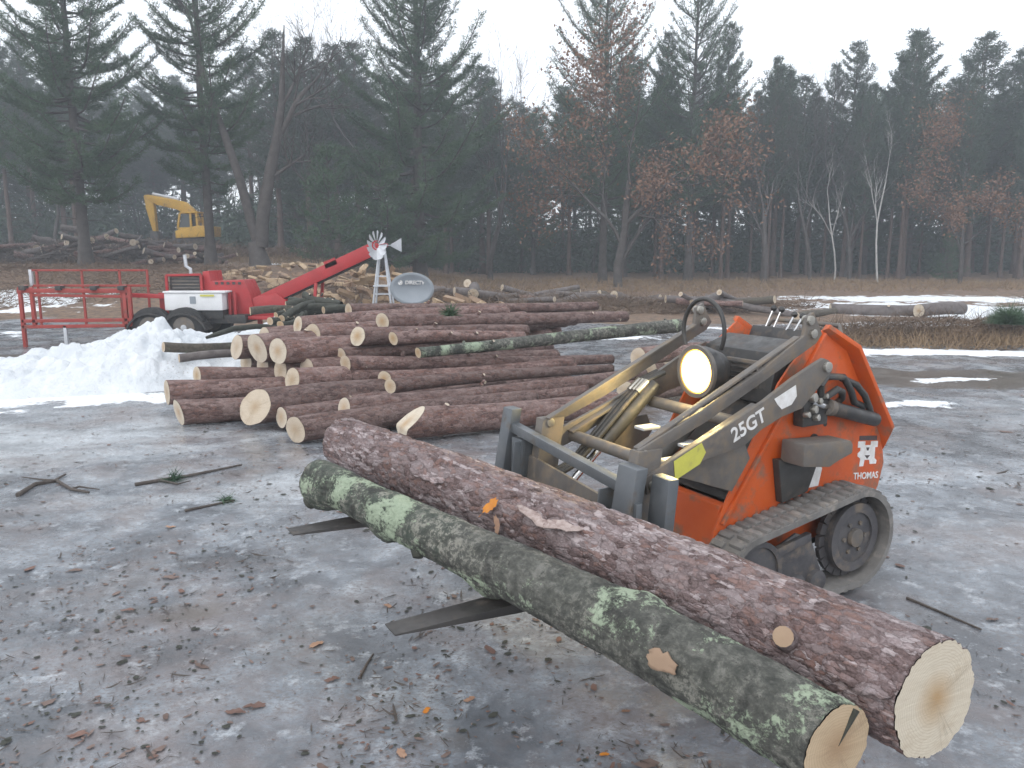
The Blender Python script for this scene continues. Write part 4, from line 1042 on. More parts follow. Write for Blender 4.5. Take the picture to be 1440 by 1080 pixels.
rail((X(352), .45, Z(440)), (X(352), .45, Z(478)), .07, 'jack', 'machine_red'); rail((X(345), .1, Z(445)), (X(430), .1, Z(445)), .06, 'drawbar', 'machine_red')

# ------------------------------------------------------------------ ornamental windmill, satellite dish
wm_p = at(537, 345, 12.2); wz = wm_p.z
WM = thing('garden_windmill', 'small white garden windmill with fan blades and tail behind the log pile', 'windmill', (wm_p.x, 12.2, gz(wm_p.x, 12.2)), 0)
wz -= gz(wm_p.x, 12.2)
for sx in (-1, 1):
    for sy in (-1, 1):
        MB().bar((sx * .23, sy * .23, 0), (sx * .035, sy * .035, wz - .05), .022, .022).build('leg', MAT['galvanised'], WM)
for h in (.25, .62, .95, 1.22):
    w = .23 - (.195) * h / (wz - .05)
    for a, b in (((-w, -w), (w, -w)), ((w, -w), (w, w)), ((w, w), (-w, w)), ((-w, w), (-w, -w))):
        MB().bar((*a, h), (*b, h), .014, .014).build('brace', MAT['galvanised'], WM)
MB().box((-.13, -.13, wz - .62), (.13, .13, wz - .60)).build('platform', MAT['galvanised'], WM)
mb = MB().tube([(-.05, -.12, wz), (.05, .16, wz)], .03, 12).build('gearbox', MAT['machine_red'], WM, .004)
hubp = Vector((-.055, -.13, wz)); axd = Vector((-.66, -.75, 0)).normalized(); su = axd.cross(Vector((0, 0, 1)))
for k in range(12):
    a = math.radians(30 * k + 8)
    r1, r2 = .05, .205; tw = axd * .025
    dr = su * math.cos(a) + Vector((0, 0, 1)) * math.sin(a); tn = -su * math.sin(a) + Vector((0, 0, 1)) * math.cos(a)
    vs = [hubp + dr * r1 - tn * .012 - tw * .3, hubp + dr * r1 + tn * .012 + tw * .3, hubp + dr * r2 + tn * .050 + tw, hubp + dr * (r2 + .02), hubp + dr * r2 - tn * .050 - tw]
    vs2 = [p + axd * .004 for p in vs]
    MB().add(vs + vs2, [(0, 1, 2, 3, 4), (9, 8, 7, 6, 5)] + [(i, i + 5, (i + 1) % 5 + 5, (i + 1) % 5) for i in range(5)]).build('blade', MAT['galvanised'], WM)
MB().ring(hubp, .075, .055, .01, 'y', 20).build('hub_ring', MAT['machine_red'], WM)
MB().bar((.03, .05, wz), (.14, .10, wz), .012, .012).build('tail_boom', MAT['galvanised'], WM)
MB().prism([(.12, wz - .015), (.285, wz - .10), (.285, wz + .11), (.12, wz + .015)], .098, .104).build('tail', MAT['galvanised'], WM)

dp = at(579, 406, 11.6); dg = gz(dp.x, 11.6)
DS = thing('satellite_dish', 'grey oval satellite dish lettered DIRECTV standing behind the log pile', 'dish', (dp.x, 11.6, dg), math.radians(-14))
vs, fs = [(0, .075, dp.z - dg)], []
n = 40
for q in range(1, 9):
    u = q / 8
    for k in range(n):
        a = 2 * math.pi * k / n
        vs.append((.335 * u * math.cos(a), .075 - .075 * u * u, dp.z - dg + .225 * u * math.sin(a)))
fs += [(0, 1 + k, 1 + (k + 1) % n) for k in range(n)]
for q in range(7):
    for k in range(n): fs.append((1 + q*n + k, 1 + (q+1)*n + k, 1 + (q+1)*n + (k+1) % n, 1 + q*n + (k+1) % n))
# front of the reflector faces the camera, so the bowl opens forwards
rf = MB().add(vs, fs).build('reflector', MAT['dish_grey'], DS, 0, True)
rf.modifiers.new('thick', 'SOLIDIFY').thickness = .012
DZ = dp.z - dg
rim = [(.337 * math.cos(a), 0, DZ + .227 * math.sin(a)) for a in [2 * math.pi * k / 48 for k in range(49)]]
MB().tube(rim, .008, 8).build('rim', MAT['dish_grey'], DS, 0, True)
text_mesh('lettering', 'DIRECTV', .075, MAT['decal_white'], rf, Matrix.Translation((.035, .030, DZ + .085)) @ Matrix.Rotation(math.radians(96), 4, 'X'), .004, .15)
logo = MB().ring((-.185, .022, DZ + .085), .034, .022, .006, 'y', 20)
logo.prism([(-.205, DZ + .068), (-.175, DZ + .072), (-.165, DZ + .10), (-.19, DZ + .098)], .019, .025)
logo.build('logo', MAT['decal_white'], rf)
MB().tube([(0, .10, DZ), (0, .22, DZ - .08), (0, .24, 0)], .025, 12).build('mast', MAT['galvanised'], DS, 0, True)
MB().bar((0, .03, DZ - .22), (0, -.30, DZ - .26), .03, .03).build('feed_arm', MAT['dish_grey'], DS, .003)
MB().box((-.04, -.36, DZ - .27), (.04, -.28, DZ - .20)).build('feed_horn', MAT['dish_grey'], DS, .01)

# ------------------------------------------------------------------ yellow excavator on the rise behind
ex_y = 45.0; ep = at(255, 340, ex_y); eg = gz(ep.x, ex_y)
EX = thing('excavator', 'yellow excavator with raised boom at the forest edge behind the log heap', 'excavator', (ep.x, ex_y, eg), 0)
k_ = ex_y / FPX * 1.01
ZX = lambda py: CAM_H - (py - 350) * k_ - eg
XX = lambda px: (px - 255) * k_
for s in (-.75, .75):
    tp = [(XX(234), .0), (XX(228), .3), (XX(236), .62), (XX(298), .62), (XX(306), .3), (XX(300), .0)]
    MB().prism(tp, s - .22, s + .22).build('crawler_track', MAT['tyre'], EX, .05)
MB().box((XX(248), -.5, .45), (XX(290), .5, .95)).build('undercarriage', MAT['black_paint'], EX, .03)
MB().prism([(XX(256), ZX(336)), (XX(303), ZX(333.5)), (XX(303.5), ZX(320)), (XX(286), ZX(319)), (XX(256), ZX(326))], -.85, .85).build('engine_deck', MAT['digger_yellow'], EX, .05)
cab = MB().prism([(XX(264), ZX(303.5)), (XX(288), ZX(302.5)), (XX(288), ZX(300.5)), (XX(263), ZX(301))], -.80, .05).build('cab', MAT['digger_yellow'], EX, .02)
for a, b in (((259.5, 323), (263.5, 303)), ((277.5, 323), (277.5, 303)), ((286, 320), (285.5, 303)), ((259, 323), (286, 322))):
    for y in (-.78, .02): MB().bar((XX(a[0]), y, ZX(a[1])), (XX(b[0]), y, ZX(b[1])), .10, .10).build('cab_pillar', MAT['digger_yellow'], cab)
MB().prism([(XX(262), ZX(322)), (XX(277), ZX(322)), (XX(277), ZX(304)), (XX(265), ZX(304))], -.72, -.03).build('cab_glass', MAT['glass'], cab)
MB().prism([(XX(260), ZX(331)), (XX(286), ZX(331)), (XX(286), ZX(322)), (XX(260), ZX(322))], -.80, .04).build('cab_door', MAT['digger_yellow'], cab, .02)
MB().prism([(XX(272), ZX(326)), (XX(280), ZX(312)), (XX(274), ZX(298)), (XX(262), ZX(287)), (XX(250), ZX(284)), (XX(214), ZX(277.5)), (XX(209), ZX(278.5)), (XX(210), ZX(283)), (XX(224), ZX(291)), (XX(250), ZX(297)), (XX(262), ZX(303)), (XX(266), ZX(322))], .12, .55).build('boom', MAT['digger_yellow'], EX, .04)
MB().tube([(XX(217), .33, ZX(276)), (XX(253), .33, ZX(283.5))], .09, 12).build('arm_cylinder', MAT['galvanised'], EX, 0, True)
MB().prism([(XX(206), ZX(278)), (XX(212), ZX(277)), (XX(219), ZX(288)), (XX(220), ZX(328)), (XX(215.5), ZX(328)), (XX(208), ZX(296))], .16, .50).build('stick', MAT['digger_yellow'], EX, .04)
MB().prism([(XX(213), ZX(326)), (XX(222), ZX(326)), (XX(225), ZX(336)), (XX(219), ZX(342)), (XX(212), ZX(338))], .0, .66).build('bucket', MAT['black_paint'], EX, .04)

# ------------------------------------------------------------------ heaps of small wood
rng = random.Random(5)
def split_mesh(seed):
    r = random.Random(seed); n = 4 + seed % 2; L = .40
    ang = sorted(r.uniform(0, 6.28) for _ in range(n))
    if seed % 3 == 0: ang = [-.5, .5, 2.3, 3.9][:n] if n == 4 else [-.5, 0, .5, 2.3, 3.9]
    prof = [(math.cos(a) * r.uniform(.05, .085), math.sin(a) * r.uniform(.045, .08)) for a in ang]
    vs = [(-L/2 + r.uniform(-.015, .015), y, z) for y, z in prof] + [(0, y * 1.06 + r.uniform(-.008, .008), z * 1.05) for y, z in prof] + [(L/2 + r.uniform(-.015, .015), y, z) for y, z in prof]
    fs = [tuple(range(n))[::-1], tuple(range(2*n, 3*n))] + [(k*n + i, k*n + (i+1) % n, (k+1)*n + (i+1) % n, (k+1)*n + i) for k in range(2) for i in range(n)]
    me = bpy.data.meshes.new('split_firewood'); me.from_pydata(vs, [], fs); bm = bmesh.new(); bm.from_mesh(me); bmesh.ops.recalc_face_normals(bm, faces=bm.faces); bm.to_mesh(me); bm.free()
    me.materials.append(MAT['split'] if seed % 4 else MAT['split_dull']); return me
SPL = [split_mesh(s) for s in range(9)]
def heap(n, cx, cy, rx, ry, h, name, label, group, cat, seed, sc=(.8, 1.15), flat=.5):
    r = random.Random(seed)
    for i in range(n):
        a, q = r.uniform(0, 6.283), math.sqrt(r.random())
        x, y = cx + rx * q * math.cos(a), cy + ry * q * math.sin(a)
        top = h * max(0, 1 - q ** 1.6)
        z = gz(x, y) + .05 + top * (1 if r.random() < .75 else r.random())
        o = link(name, r.choice(SPL), None, (x, y, z), (r.uniform(-3, 3), r.uniform(-flat, flat), r.uniform(0, 6.28)))
        o.scale = [r.uniform(*sc)] * 3
        tag(o, label, cat, group)
hp_ = at(530, 400, 14.6)
heap(160, hp_.x - .1, 15.0, 1.75, .9, 1.22, 'split_firewood', 'split firewood piece in the pale heap below the conveyor end', 'split firewood under the conveyor', 'firewood', 1, (.7, 1.1))
hp_ = at(440, 392, 24.5)
heap(95, hp_.x, 24.0, 2.6, 3.2, .30, 'split_firewood', 'split firewood piece scattered on brown ground behind the red conveyor', 'firewood scattered behind the conveyor', 'firewood', 2, (.8, 1.3), .3)
hp_ = at(640, 398, 17.5)
heap(50, hp_.x, 17.5, 1.9, .9, .45, 'split_firewood', 'split firewood piece in the low heap right of the satellite dish', 'firewood right of the dish', 'firewood', 3, (.8, 1.4))
def round_log(seed, L, r, m):
    rr = random.Random(seed); mb = MB()
    k = 5; mb.tube([(L * (i / (k - 1) - .5), rr.uniform(-.02, .02), rr.uniform(-.02, .02)) for i in range(k)], [r * rr.uniform(.85, 1.1) for _ in range(k)], 11, False)
    o = mb.build('bark', m, None, 0, True); me = o.data; bpy.data.objects.remove(o)
    ends = []
    for sgn, sl in ((-1, mb.v[:11]), (1, mb.v[-11:])):
        c = sum((Vector(q) for q in sl), Vector()) / 11
        f = [(0, 1 + q, 1 + (q + 1) % 11) for q in range(11)]
        o = MB().add([c + Vector((sgn * .003, 0, 0))] + [Vector(q) for q in sl], f).build('cut_face', MAT['cut_dull'])
        ends.append(o.data); bpy.data.objects.remove(o)
    return me, ends
RLG = [round_log(s, L, r, MAT[m]) for s, (L, r, m) in enumerate(((1.6, .13, 'grey_bark'), (2.3, .11, 'bark'), (1.1, .17, 'grey_bark'), (2.8, .10, 'grey_bark'), (.8, .16, 'bark'), (1.9, .15, 'moss_bark')))]
def log_heap(n, spots, label, group, seed, name='heaped_log'):
    r = random.Random(seed)
    for i in range(n):
        cx, cy, rx, ry, h = r.choice(spots)
        a, q = r.uniform(0, 6.283), math.sqrt(r.random())
        x, y = cx + rx * q * math.cos(a), cy + ry * q * math.sin(a)
        z = gz(x, y) + .12 + h * max(0, 1 - q * q) * r.uniform(.2, 1)
        me, ends = r.choice(RLG)
        o = thing(name, label, 'log', (x, y, z), 0, group); o.scale = [r.uniform(.5, .95)] * 3; o.rotation_euler = (r.uniform(0, 6), r.uniform(-.3, .3), r.uniform(-.8, .8) + (math.pi / 2 if r.random() < .16 else 0))
        link('bark', me, o)
        for e in ends: link('cut_face', e, o)
log_heap(190, [(-19.5, 31, 4.0, 1.3, 1.15), (-15.3, 31, 2.8, 1.2, 1.0), (-12.6, 30.5, 1.6, 1.0, .55), (-17.5, 33, 4, 1.2, 1.35)], 'weathered log in the long dark heap left of the excavator', 'logs in the heap at the forest edge', 11)
log_heap(26, [(-1.2, 21.5, 2.0, 1.0, .5), (2.2, 22.5, 2.2, .9, .35)], 'weathered log in the low brushy heap behind the main log pile', 'logs behind the main pile', 12)
log_heap(8, [(5.2, 20, 1.2, .6, .45)], 'log round in the small heap behind the headlight', 'logs behind the headlight', 13)
# felled log on the snow at the right
make_log('felled_log', 'grey felled log lying on snow patches at the right by the forest', at(1300, 437, 19.4), at(1172, 437, 19.6) + Vector((-.0, .2, 0)), .15, .17, 171, 'grey_bark', 'cut', None, 40, 22, .03, .05, 2)
make_log('felled_log', 'short thick felled log at the right end of the snow patches', at(1292, 437, 18.9), at(1353, 434, 19.5), .16, .15, 172, 'grey_bark', 'cut', None, 30, 22, .03, .05, 1)
make_log('felled_log', 'thin half rotten log behind the loader on the snow', at(1120, 445, 18.6), at(1195, 433, 20.2), .10, .09, 173, 'moss_bark', 'cut', None, 30, 18, .03, .05, 1)

# dark sticks dumped on the back of the pile
r = random.Random(21)
STK = [((352, 438, 10.3), (470, 434, 10.8), .055), ((402, 446, 9.9), (520, 441, 10.4), .05), ((402, 430, 10.7), (478, 426, 11.0), .06), ((408, 422, 10.9), (486, 432, 10.6), .05),
       ((428, 415, 10.9), (480, 428, 10.6), .055), ((396, 448, 9.7), (440, 425, 10.6), .045), ((380, 452, 9.6), (430, 440, 10.2), .05), ((400, 440, 10.4), (490, 438, 10.9), .06),
       ((412, 437, 10.2), (500, 433, 10.7), .055), ((394, 456, 9.4), (425, 441, 10.0), .045), ((388, 443, 10.3), (470, 421, 11.2), .04), ((455, 436, 10.3), (530, 430, 10.8), .05)]
names = ['long pale-ended stick at the left of the dark sticks', 'stick with a pale yellow cut end in front of the dark sticks']
for i, (a, b, rr) in enumerate(STK):
    lab = names[i] if i < 2 else 'dark wet stick in the bundle behind the top of the log pile'
    make_log('stick', lab, at(*a), at(*b), rr, rr * .7, 200 + i, 'moss_bark' if i < 2 else 'dark_branch', 'cut', 'dark sticks behind the pile', 26, 14, .05, .12, 2, cat='stick', cuts=(True, False))
pts = [at(x, y, Y) for x, y, Y in ((290, 475, 9.5), (305, 470, 9.6), (330, 462, 9.8), (360, 459, 10.0), (400, 460, 10.2), (430, 452, 10.4))]
MB_ = MB().tube(pts, [.018, .03, .035, .035, .03, .02], 10); o = MB_.build('crooked_branch', MAT['dark_branch'], None, 0, True)
tag(o, 'dark crooked branch arching over the snow bank beside the log pile', 'branch')
# needle tuft on the top log
def tuft(name, p, n, ln, label, cat, m, seed, spread=1.0, w=.006, up=.3):
    r = np.random.default_rng(seed); d = r.normal(size=(n, 3)) * [spread, spread, spread * .6] + [0, 0, up]
    d /= np.linalg.norm(d, axis=1)[:, None]; ll = ln * r.uniform(.6, 1, (n, 1))
    b = r.normal(size=(n, 3)) * ln * .12
    s = np.cross(d, r.normal(size=(n, 3))); s /= np.linalg.norm(s, axis=1)[:, None]
    v = np.stack([b - s * w, b + s * w, b + d * ll], 1).reshape(-1, 3)
    v[:, 2] = np.maximum(v[:, 2], -.01)
    return tag(link(name, np_mesh(name, v, np.arange(3 * n).reshape(-1, 3), MAT[m], False), None, p), label, cat)
tuft('needle_tuft', at(633, 443, 8.95), 260, .17, 'green pine needle tuft lying on the topmost log', 'needles', 'needle', 3)
# ------------------------------------------------------------------ litter on the ice
def scatter_flakes(name, label, m, n, seed, size, aspect, region, clump=.1, tilt=.25):
    r = np.random.default_rng(seed)
    x0, x1, y0, y1 = region
    P = []
    while sum(len(p) for p in P) < n:
        y = y0 * (y1 / y0) ** r.random(n); x = r.uniform(-1, 1, n) * (y * .78 + .4)
        d = fbm(x * 1.1, y * 1.1, 0, 4, 91) + .35 * fbm(x * 4, y * 4, 0, 2, 95)
        keep = r.random(n) < np.clip((d + .08) * 3.2 + clump, .02, 1)
        keep &= (x > x0) & (x < x1)
        P.append(np.stack([x[keep], y[keep]], 1))
    P = np.concatenate(P)[:n]; k = 6
    L = size * np.exp(r.normal(0, .55, n)); W = L * r.uniform(aspect * .6, aspect * 1.5, n)
    rot = r.uniform(0, 6.283, n); tx, ty = r.normal(0, tilt, n), r.normal(0, tilt, n)
    a = np.linspace(0, 2 * np.pi, k, endpoint=False)[None] + r.uniform(-.25, .25, (n, k))
    rad = r.uniform(.65, 1.1, (n, k))
    u, v = np.cos(a) * rad * L[:, None] * .5, np.sin(a) * rad * W[:, None] * .5
    lx, ly = u * np.cos(rot)[:, None] - v * np.sin(rot)[:, None], u * np.sin(rot)[:, None] + v * np.cos(rot)[:, None]
    z = ground_h(P[:, 0], P[:, 1])[:, None] + .003 + np.abs(u * tx[:, None] + v * ty[:, None]) + r.uniform(0, .002, (n, 1))
    V = np.stack([P[:, :1] + lx, P[:, 1:] + ly, z], -1).reshape(-1, 3)
    tag(link(name, np_mesh(name, V, np.arange(n * k).reshape(-1, k), MAT[m], False)), label, kind='stuff')
scatter_flakes('bark_litter', 'brown bark flakes strewn over the ice', 'chip', 5200, 1, .015, .45, (-9, 12, 1.0, 14), .1, .07)
scatter_flakes('needle_litter', 'dark twigs and needles strewn over the ice', 'twig', 4800, 2, .034, .085, (-9, 12, 1.0, 14), .15)
scatter_flakes('red_bark_litter', 'reddish bark crumbs strewn over the ice', 'chip_red', 900, 3, .022, .5, (-9, 12, 1.0, 12), .05, .1)
scatter_flakes('dark_litter', 'dark crumbs of bark frozen into the ice', 'dark_branch', 3800, 4, .015, .6, (-9, 12, 1.0, 12), .10, .07)

def ground_at(px, py, z=0.0):
    x = (px - 720) / FPX; zz = -(py - 540) / FPX
    r = Vector((x, _c + _s * zz, -_s + _c * zz)); t = (z - CAM_H) / r.z
    return Vector((r.x * t, r.y * t, z))
def leaf_mesh(seed, L, oak=True):
    r = random.Random(seed); pts = []
    n = 22
    for i in range(n):
        a = 2 * math.pi * i / n
        if not oak: pts.append((math.cos(a) * L * .5 * r.uniform(.55, 1.1), math.sin(a) * L * .22 * r.uniform(.4, 1.15))); continue
        rad = (.62 + .38 * abs(math.cos(a)) ** .5) * (1 - (.28 if oak else .06) * (.5 + .5 * math.cos(a * 9)))
        pts.append((math.cos(a) * L * .5 * rad, math.sin(a) * L * .30 * rad * r.uniform(.85, 1.1)))
    ph = r.uniform(0, 6)
    vs = [(0, 0, .004)] + [(x, y, .004 + .10 * abs(y) + .03 * L * math.sin(x / L * 7 + ph)) for x, y in pts]
    vs += [(-L * .5, 0, .004), (-L * .75, .01 * L, .002), (-L * .75, -.02 * L, .002)]
    fs = [(0, 1 + i, 1 + (i + 1) % n) for i in range(n)] + [(n + 1, n + 2, n + 3)]
    return vs, fs
def put_leaf(px, py, L, rot, m, label, seed, cat='leaf', name='dead_leaf', p=None, tilt=(0, 0), group=None, oak=True):
    vs, fs = leaf_mesh(seed, L, oak)
    q = p or ground_at(px, py); 
    if p is None: q.z = gz(q.x, q.y) + .002
    o = MB().add(vs, fs).build(name, MAT[m], None, 0, True); o.location = q; o.rotation_euler = (tilt[0], tilt[1], rot)
    tag(o, label, cat, group)
    return o
# leaves on the carried logs
def on_log(log, s, a, r): 
    M = Matrix.Translation(log.location) @ log.rotation_quaternion.to_matrix().to_4x4()
    return M @ Vector((s, r * math.cos(a), r * math.sin(a)))
def log_leaf(log, s, a, r, L, m, label, seed, spin, tip):
    o = put_leaf(0, 0, L, 0, m, label, seed, p=on_log(log, s, a, r))
    R3 = log.rotation_quaternion.to_matrix(); nrm = (R3 @ Vector((tip, math.cos(a), math.sin(a)))).normalized()
    q = nrm.to_track_quat('Z', 'Y') @ Matrix.Rotation(spin, 3, 'Z').to_quaternion()
    o.rotation_mode = 'QUATERNION'; o.rotation_quaternion = q
log_leaf(pl, 1.30, 2.62, .172, .085, 'leaf_orange', 'bright orange oak leaf caught on the flaking pine log', 3, .9, .3)
log_leaf(pl, 1.36, 2.95, .168, .085, 'leaf_tan', 'tan dead leaf between the two carried logs beside the orange leaf', 4, 2.2, -.2)
LEAVES = [(468, 957, .09, .5, 'chip_red', 'rusty bark strip on the ice left of the lichen log'), (445, 905, .10, .9, 'leaf_tan', 'tan leaf on the ice left of the near fork tine'), (360, 990, .12, .3, 'chip_red', 'large reddish bark piece on the ice, bottom left'),
          (330, 998, .11, -.2, 'chip_red', 'dark reddish bark flake beside the large reddish bark piece'), (660, 985, .07, .6, 'leaf_tan', 'small tan leaf on dark ice at the bottom centre'), (600, 1000, .06, 1.2, 'leaf_orange', 'small orange leaf frozen in dark ice, bottom centre'),
          (565, 1060, .08, 2.0, 'leaf_tan', 'curled tan leaf at the bottom edge left of centre'), (850, 1060, .05, .2, 'leaf_orange', 'small orange leaf at the bottom edge beside the lichen log'), (880, 1000, .05, .2, 'leaf_brown', 'small brown leaf just left of the lichen log end'),
          (240, 740, .10, .1, 'leaf_tan', 'tan wood chip on the ice, mid left'), (180, 855, .09, 0, 'chip_red', 'pinkish bark flake on the ice, left foreground'), (105, 800, .12, .4, 'chip', 'brown bark slab on the ice, far left foreground'),
          (545, 850, .08, 2.5, 'leaf_tan', 'pale chip lying at the near fork tine tip'), (240, 810, .13, .15, 'chip', 'dark bark slab in the left foreground litter'),
          (1395, 870, .09, .2, 'chip', 'brown bark flake on the ice at the right edge'), (110, 1035, .11, .3, 'chip_red', 'reddish bark flake at the bottom left corner')]
for i, (px, py, L, rot, m, lab) in enumerate(LEAVES):
    put_leaf(px, py, L * .8, rot, m, lab, 30 + i, 'leaf' if 'leaf' in lab else 'bark flake', 'dead_leaf' if 'leaf' in lab else 'bark_flake', oak='leaf' in lab)
def twig(px_pts, rr, label, m='twig', name='fallen_twig', forks=()):
    def P(q):
        g = ground_at(*q); g.z = gz(g.x, g.y) + rr * .8; return g
    mb = MB().tube([P(q) for q in px_pts], [rr * (1 - .6 * i / len(px_pts)) for i in range(len(px_pts))], 8)
    for f in forks: mb.tube([P(q) for q in f], [rr * .6, rr * .45, rr * .2][:len(f)], 6)
    tag(mb.build(name, MAT[m], None, 0, True), label, 'twig')
twig([(25, 698), (50, 684), (80, 678), (100, 690), (125, 694)], .016, 'crooked forked twig on the ice at the far left', forks=([(75, 679), (92, 668)], [(80, 678), (60, 676), (30, 672)], [(100, 690), (112, 686), (140, 690)]))
twig([(190, 682), (225, 676), (262, 672), (300, 664), (340, 655)], .014, 'long thin dark twig lying on the ice left of the log pile', forks=([(225, 676), (250, 682), (268, 678)],))
twig([(260, 718), (290, 712), (330, 704)], .010, 'short thin twig with green needles left of the carried logs')
twig([(490, 715), (520, 722), (545, 732)], .009, 'short dark twig on the ice behind the lichen log')
twig([(505, 955), (515, 935), (525, 920)], .006, 'short thin twig on the foreground ice below the near fork tine')
twig([(1275, 842), (1320, 860), (1380, 885)], .007, 'thin twig on the ice right of the loader track')
def ground_tuft(px, py, n, ln, label, seed, m='needle'):
    g = ground_at(px, py); g.z = gz(g.x, g.y) + .01
    tuft('needle_sprig', g, n, ln, label, 'needles', m, seed, 1.0, .003, .05)
ground_tuft(245, 675, 130, .13, 'green needle sprig on the ice left of the pile', 4)
ground_tuft(318, 705, 90, .10, 'smaller green needle sprig nearer the carried logs', 5)

# ------------------------------------------------------------------ brush
def brush(name, label, cx, cy, rx, ry, h, n, ln, m, seed, w=.006, up=.5, kind='stuff', cat=None):
    r = np.random.default_rng(seed)
    a, q = r.uniform(0, 6.283, n), np.sqrt(r.random(n)); x, y = cx + rx * q * np.cos(a), cy + ry * q * np.sin(a)
    z = ground_h(x, y) + h * np.clip(1 - q ** 2, 0, 1) * r.uniform(0, 1, n)
    d = r.normal(size=(n, 3)); d[:, 2] = np.abs(d[:, 2]) * up + .02; d /= np.linalg.norm(d, axis=1)[:, None]
    L = ln * r.uniform(.4, 1.2, (n, 1)); b = np.stack([x, y, z], 1)
    s = np.cross(d, r.normal(size=(n, 3))); s /= np.linalg.norm(s, axis=1)[:, None]
    mid = b + d * L * .5 + r.normal(size=(n, 3)) * L * .08
    v = np.stack([b - s * w, b + s * w, mid + s * w * .8, mid - s * w * .8, b + d * L], 1).reshape(-1, 3)
    i = np.arange(n)[:, None] * 5
    f = np.concatenate([i + [0, 1, 2], i + [0, 2, 3], i + [3, 2, 4]])
    o = link(name, np_mesh(name, v, f, MAT[m], False)); tag(o, label, cat, kind=kind)
brush('brush', 'heap of dead brown brush right of the loader', 7.4, 14.2, 2.6, 1.0, .38, 5000, .42, 'brush', 1)
brush('brush', 'tangle of dead brush at the right edge', 10.2, 14.6, 1.5, 1.0, .5, 3000, .55, 'twig', 2, .005, .8)
brush('dead_grass', 'tan dead grass behind the puddle at the right', 7.6, 13.6, 2.4, .8, .12, 4200, .26, 'grass', 3, .005, 1.6)
brush('brush', 'low dead brush across the yard edge behind the log pile', .8, 21.5, 7.5, 2.0, .30, 6500, .5, 'brush', 4, .008)
brush('brush', 'dead brush and bark rubble along the yard edge at the left', -14, 23.5, 6.5, 4.5, .20, 6500, .4, 'brush', 5, .009)
brush('dead_grass', 'dead grass strip at the foot of the forest', 6, 34, 24, 4.5, .12, 12000, .35, 'grass', 6, .010, 1.2)
brush('brush', 'dark brush mound under the excavator', -17, 38, 9, 3.0, .7, 5000, .7, 'brush', 7, .014)
brush('brush', 'dark slash among the heaped logs at the left', -17, 30.8, 5.5, 1.6, .9, 4500, .6, 'twig', 8, .010)
# evergreen bough heap at the right edge
r = random.Random(3)
bo = at(1418, 455, 13.6)
tuft('pine_bough', (bo.x, 13.6, gz(bo.x, 13.6) + .35), 2600, .42, 'heap of green pine boughs at the right edge', 'boughs', 'needle', 8, 1.0, .007, .1)

# ------------------------------------------------------------------ trees
def paths_mesh(paths, m, name='trunk', sides=None):
    V, Fs, base = [], [], 0
    for pts, rs in paths:
        pts = np.asarray(pts, float); n = len(pts)
        k = 9 if rs[0] > .08 else (5 if rs[0] > .02 else 3)
        t = np.gradient(pts, axis=0); t /= np.linalg.norm(t, axis=1)[:, None] + 1e-9
        ref = np.array([0, 0, 1.]) if abs(t[0][2]) < .9 else np.array([1., 0, 0])
        s = np.cross(t, ref); s /= np.linalg.norm(s, axis=1)[:, None] + 1e-9; u = np.cross(s, t)
        a = np.linspace(0, 2 * np.pi, k, endpoint=False)
        rg = pts[:, None] + (s[:, None] * np.cos(a)[None, :, None] + u[:, None] * np.sin(a)[None, :, None]) * np.asarray(rs)[:, None, None]
        V.append(rg.reshape(-1, 3))
        i = np.arange(n - 1)[:, None] * k; j = np.arange(k)[None]; j2 = (j + 1) % k
        Fs.append(np.stack([i + j, i + j2, i + k + j2, i + k + j], -1).reshape(-1, 4) + base); base += n * k
    return np_mesh(name, np.concatenate(V), np.concatenate(Fs), m)

def needles_mesh(P, D, per, ln, w, m, seed, spread=.75, name='crown'):
    r = np.random.default_rng(seed); n = len(P) * per
    P = np.repeat(P, per, 0); D = np.repeat(D, per, 0)
    d = D * .9 + r.normal(size=(n, 3)) * spread; d /= np.linalg.norm(d, axis=1)[:, None] + 1e-9
    s = np.cross(d, r.normal(size=(n, 3))); s /= np.linalg.norm(s, axis=1)[:, None] + 1e-9
    L = ln * r.uniform(.6, 1.2, (n, 1)); P = P + r.normal(size=(n, 3)) * ln * .25
    v = np.stack([P - s * w, P + s * w, P + d * L], 1).reshape(-1, 3)
    return np_mesh(name, v, np.arange(3 * n).reshape(-1, 3), m, False)

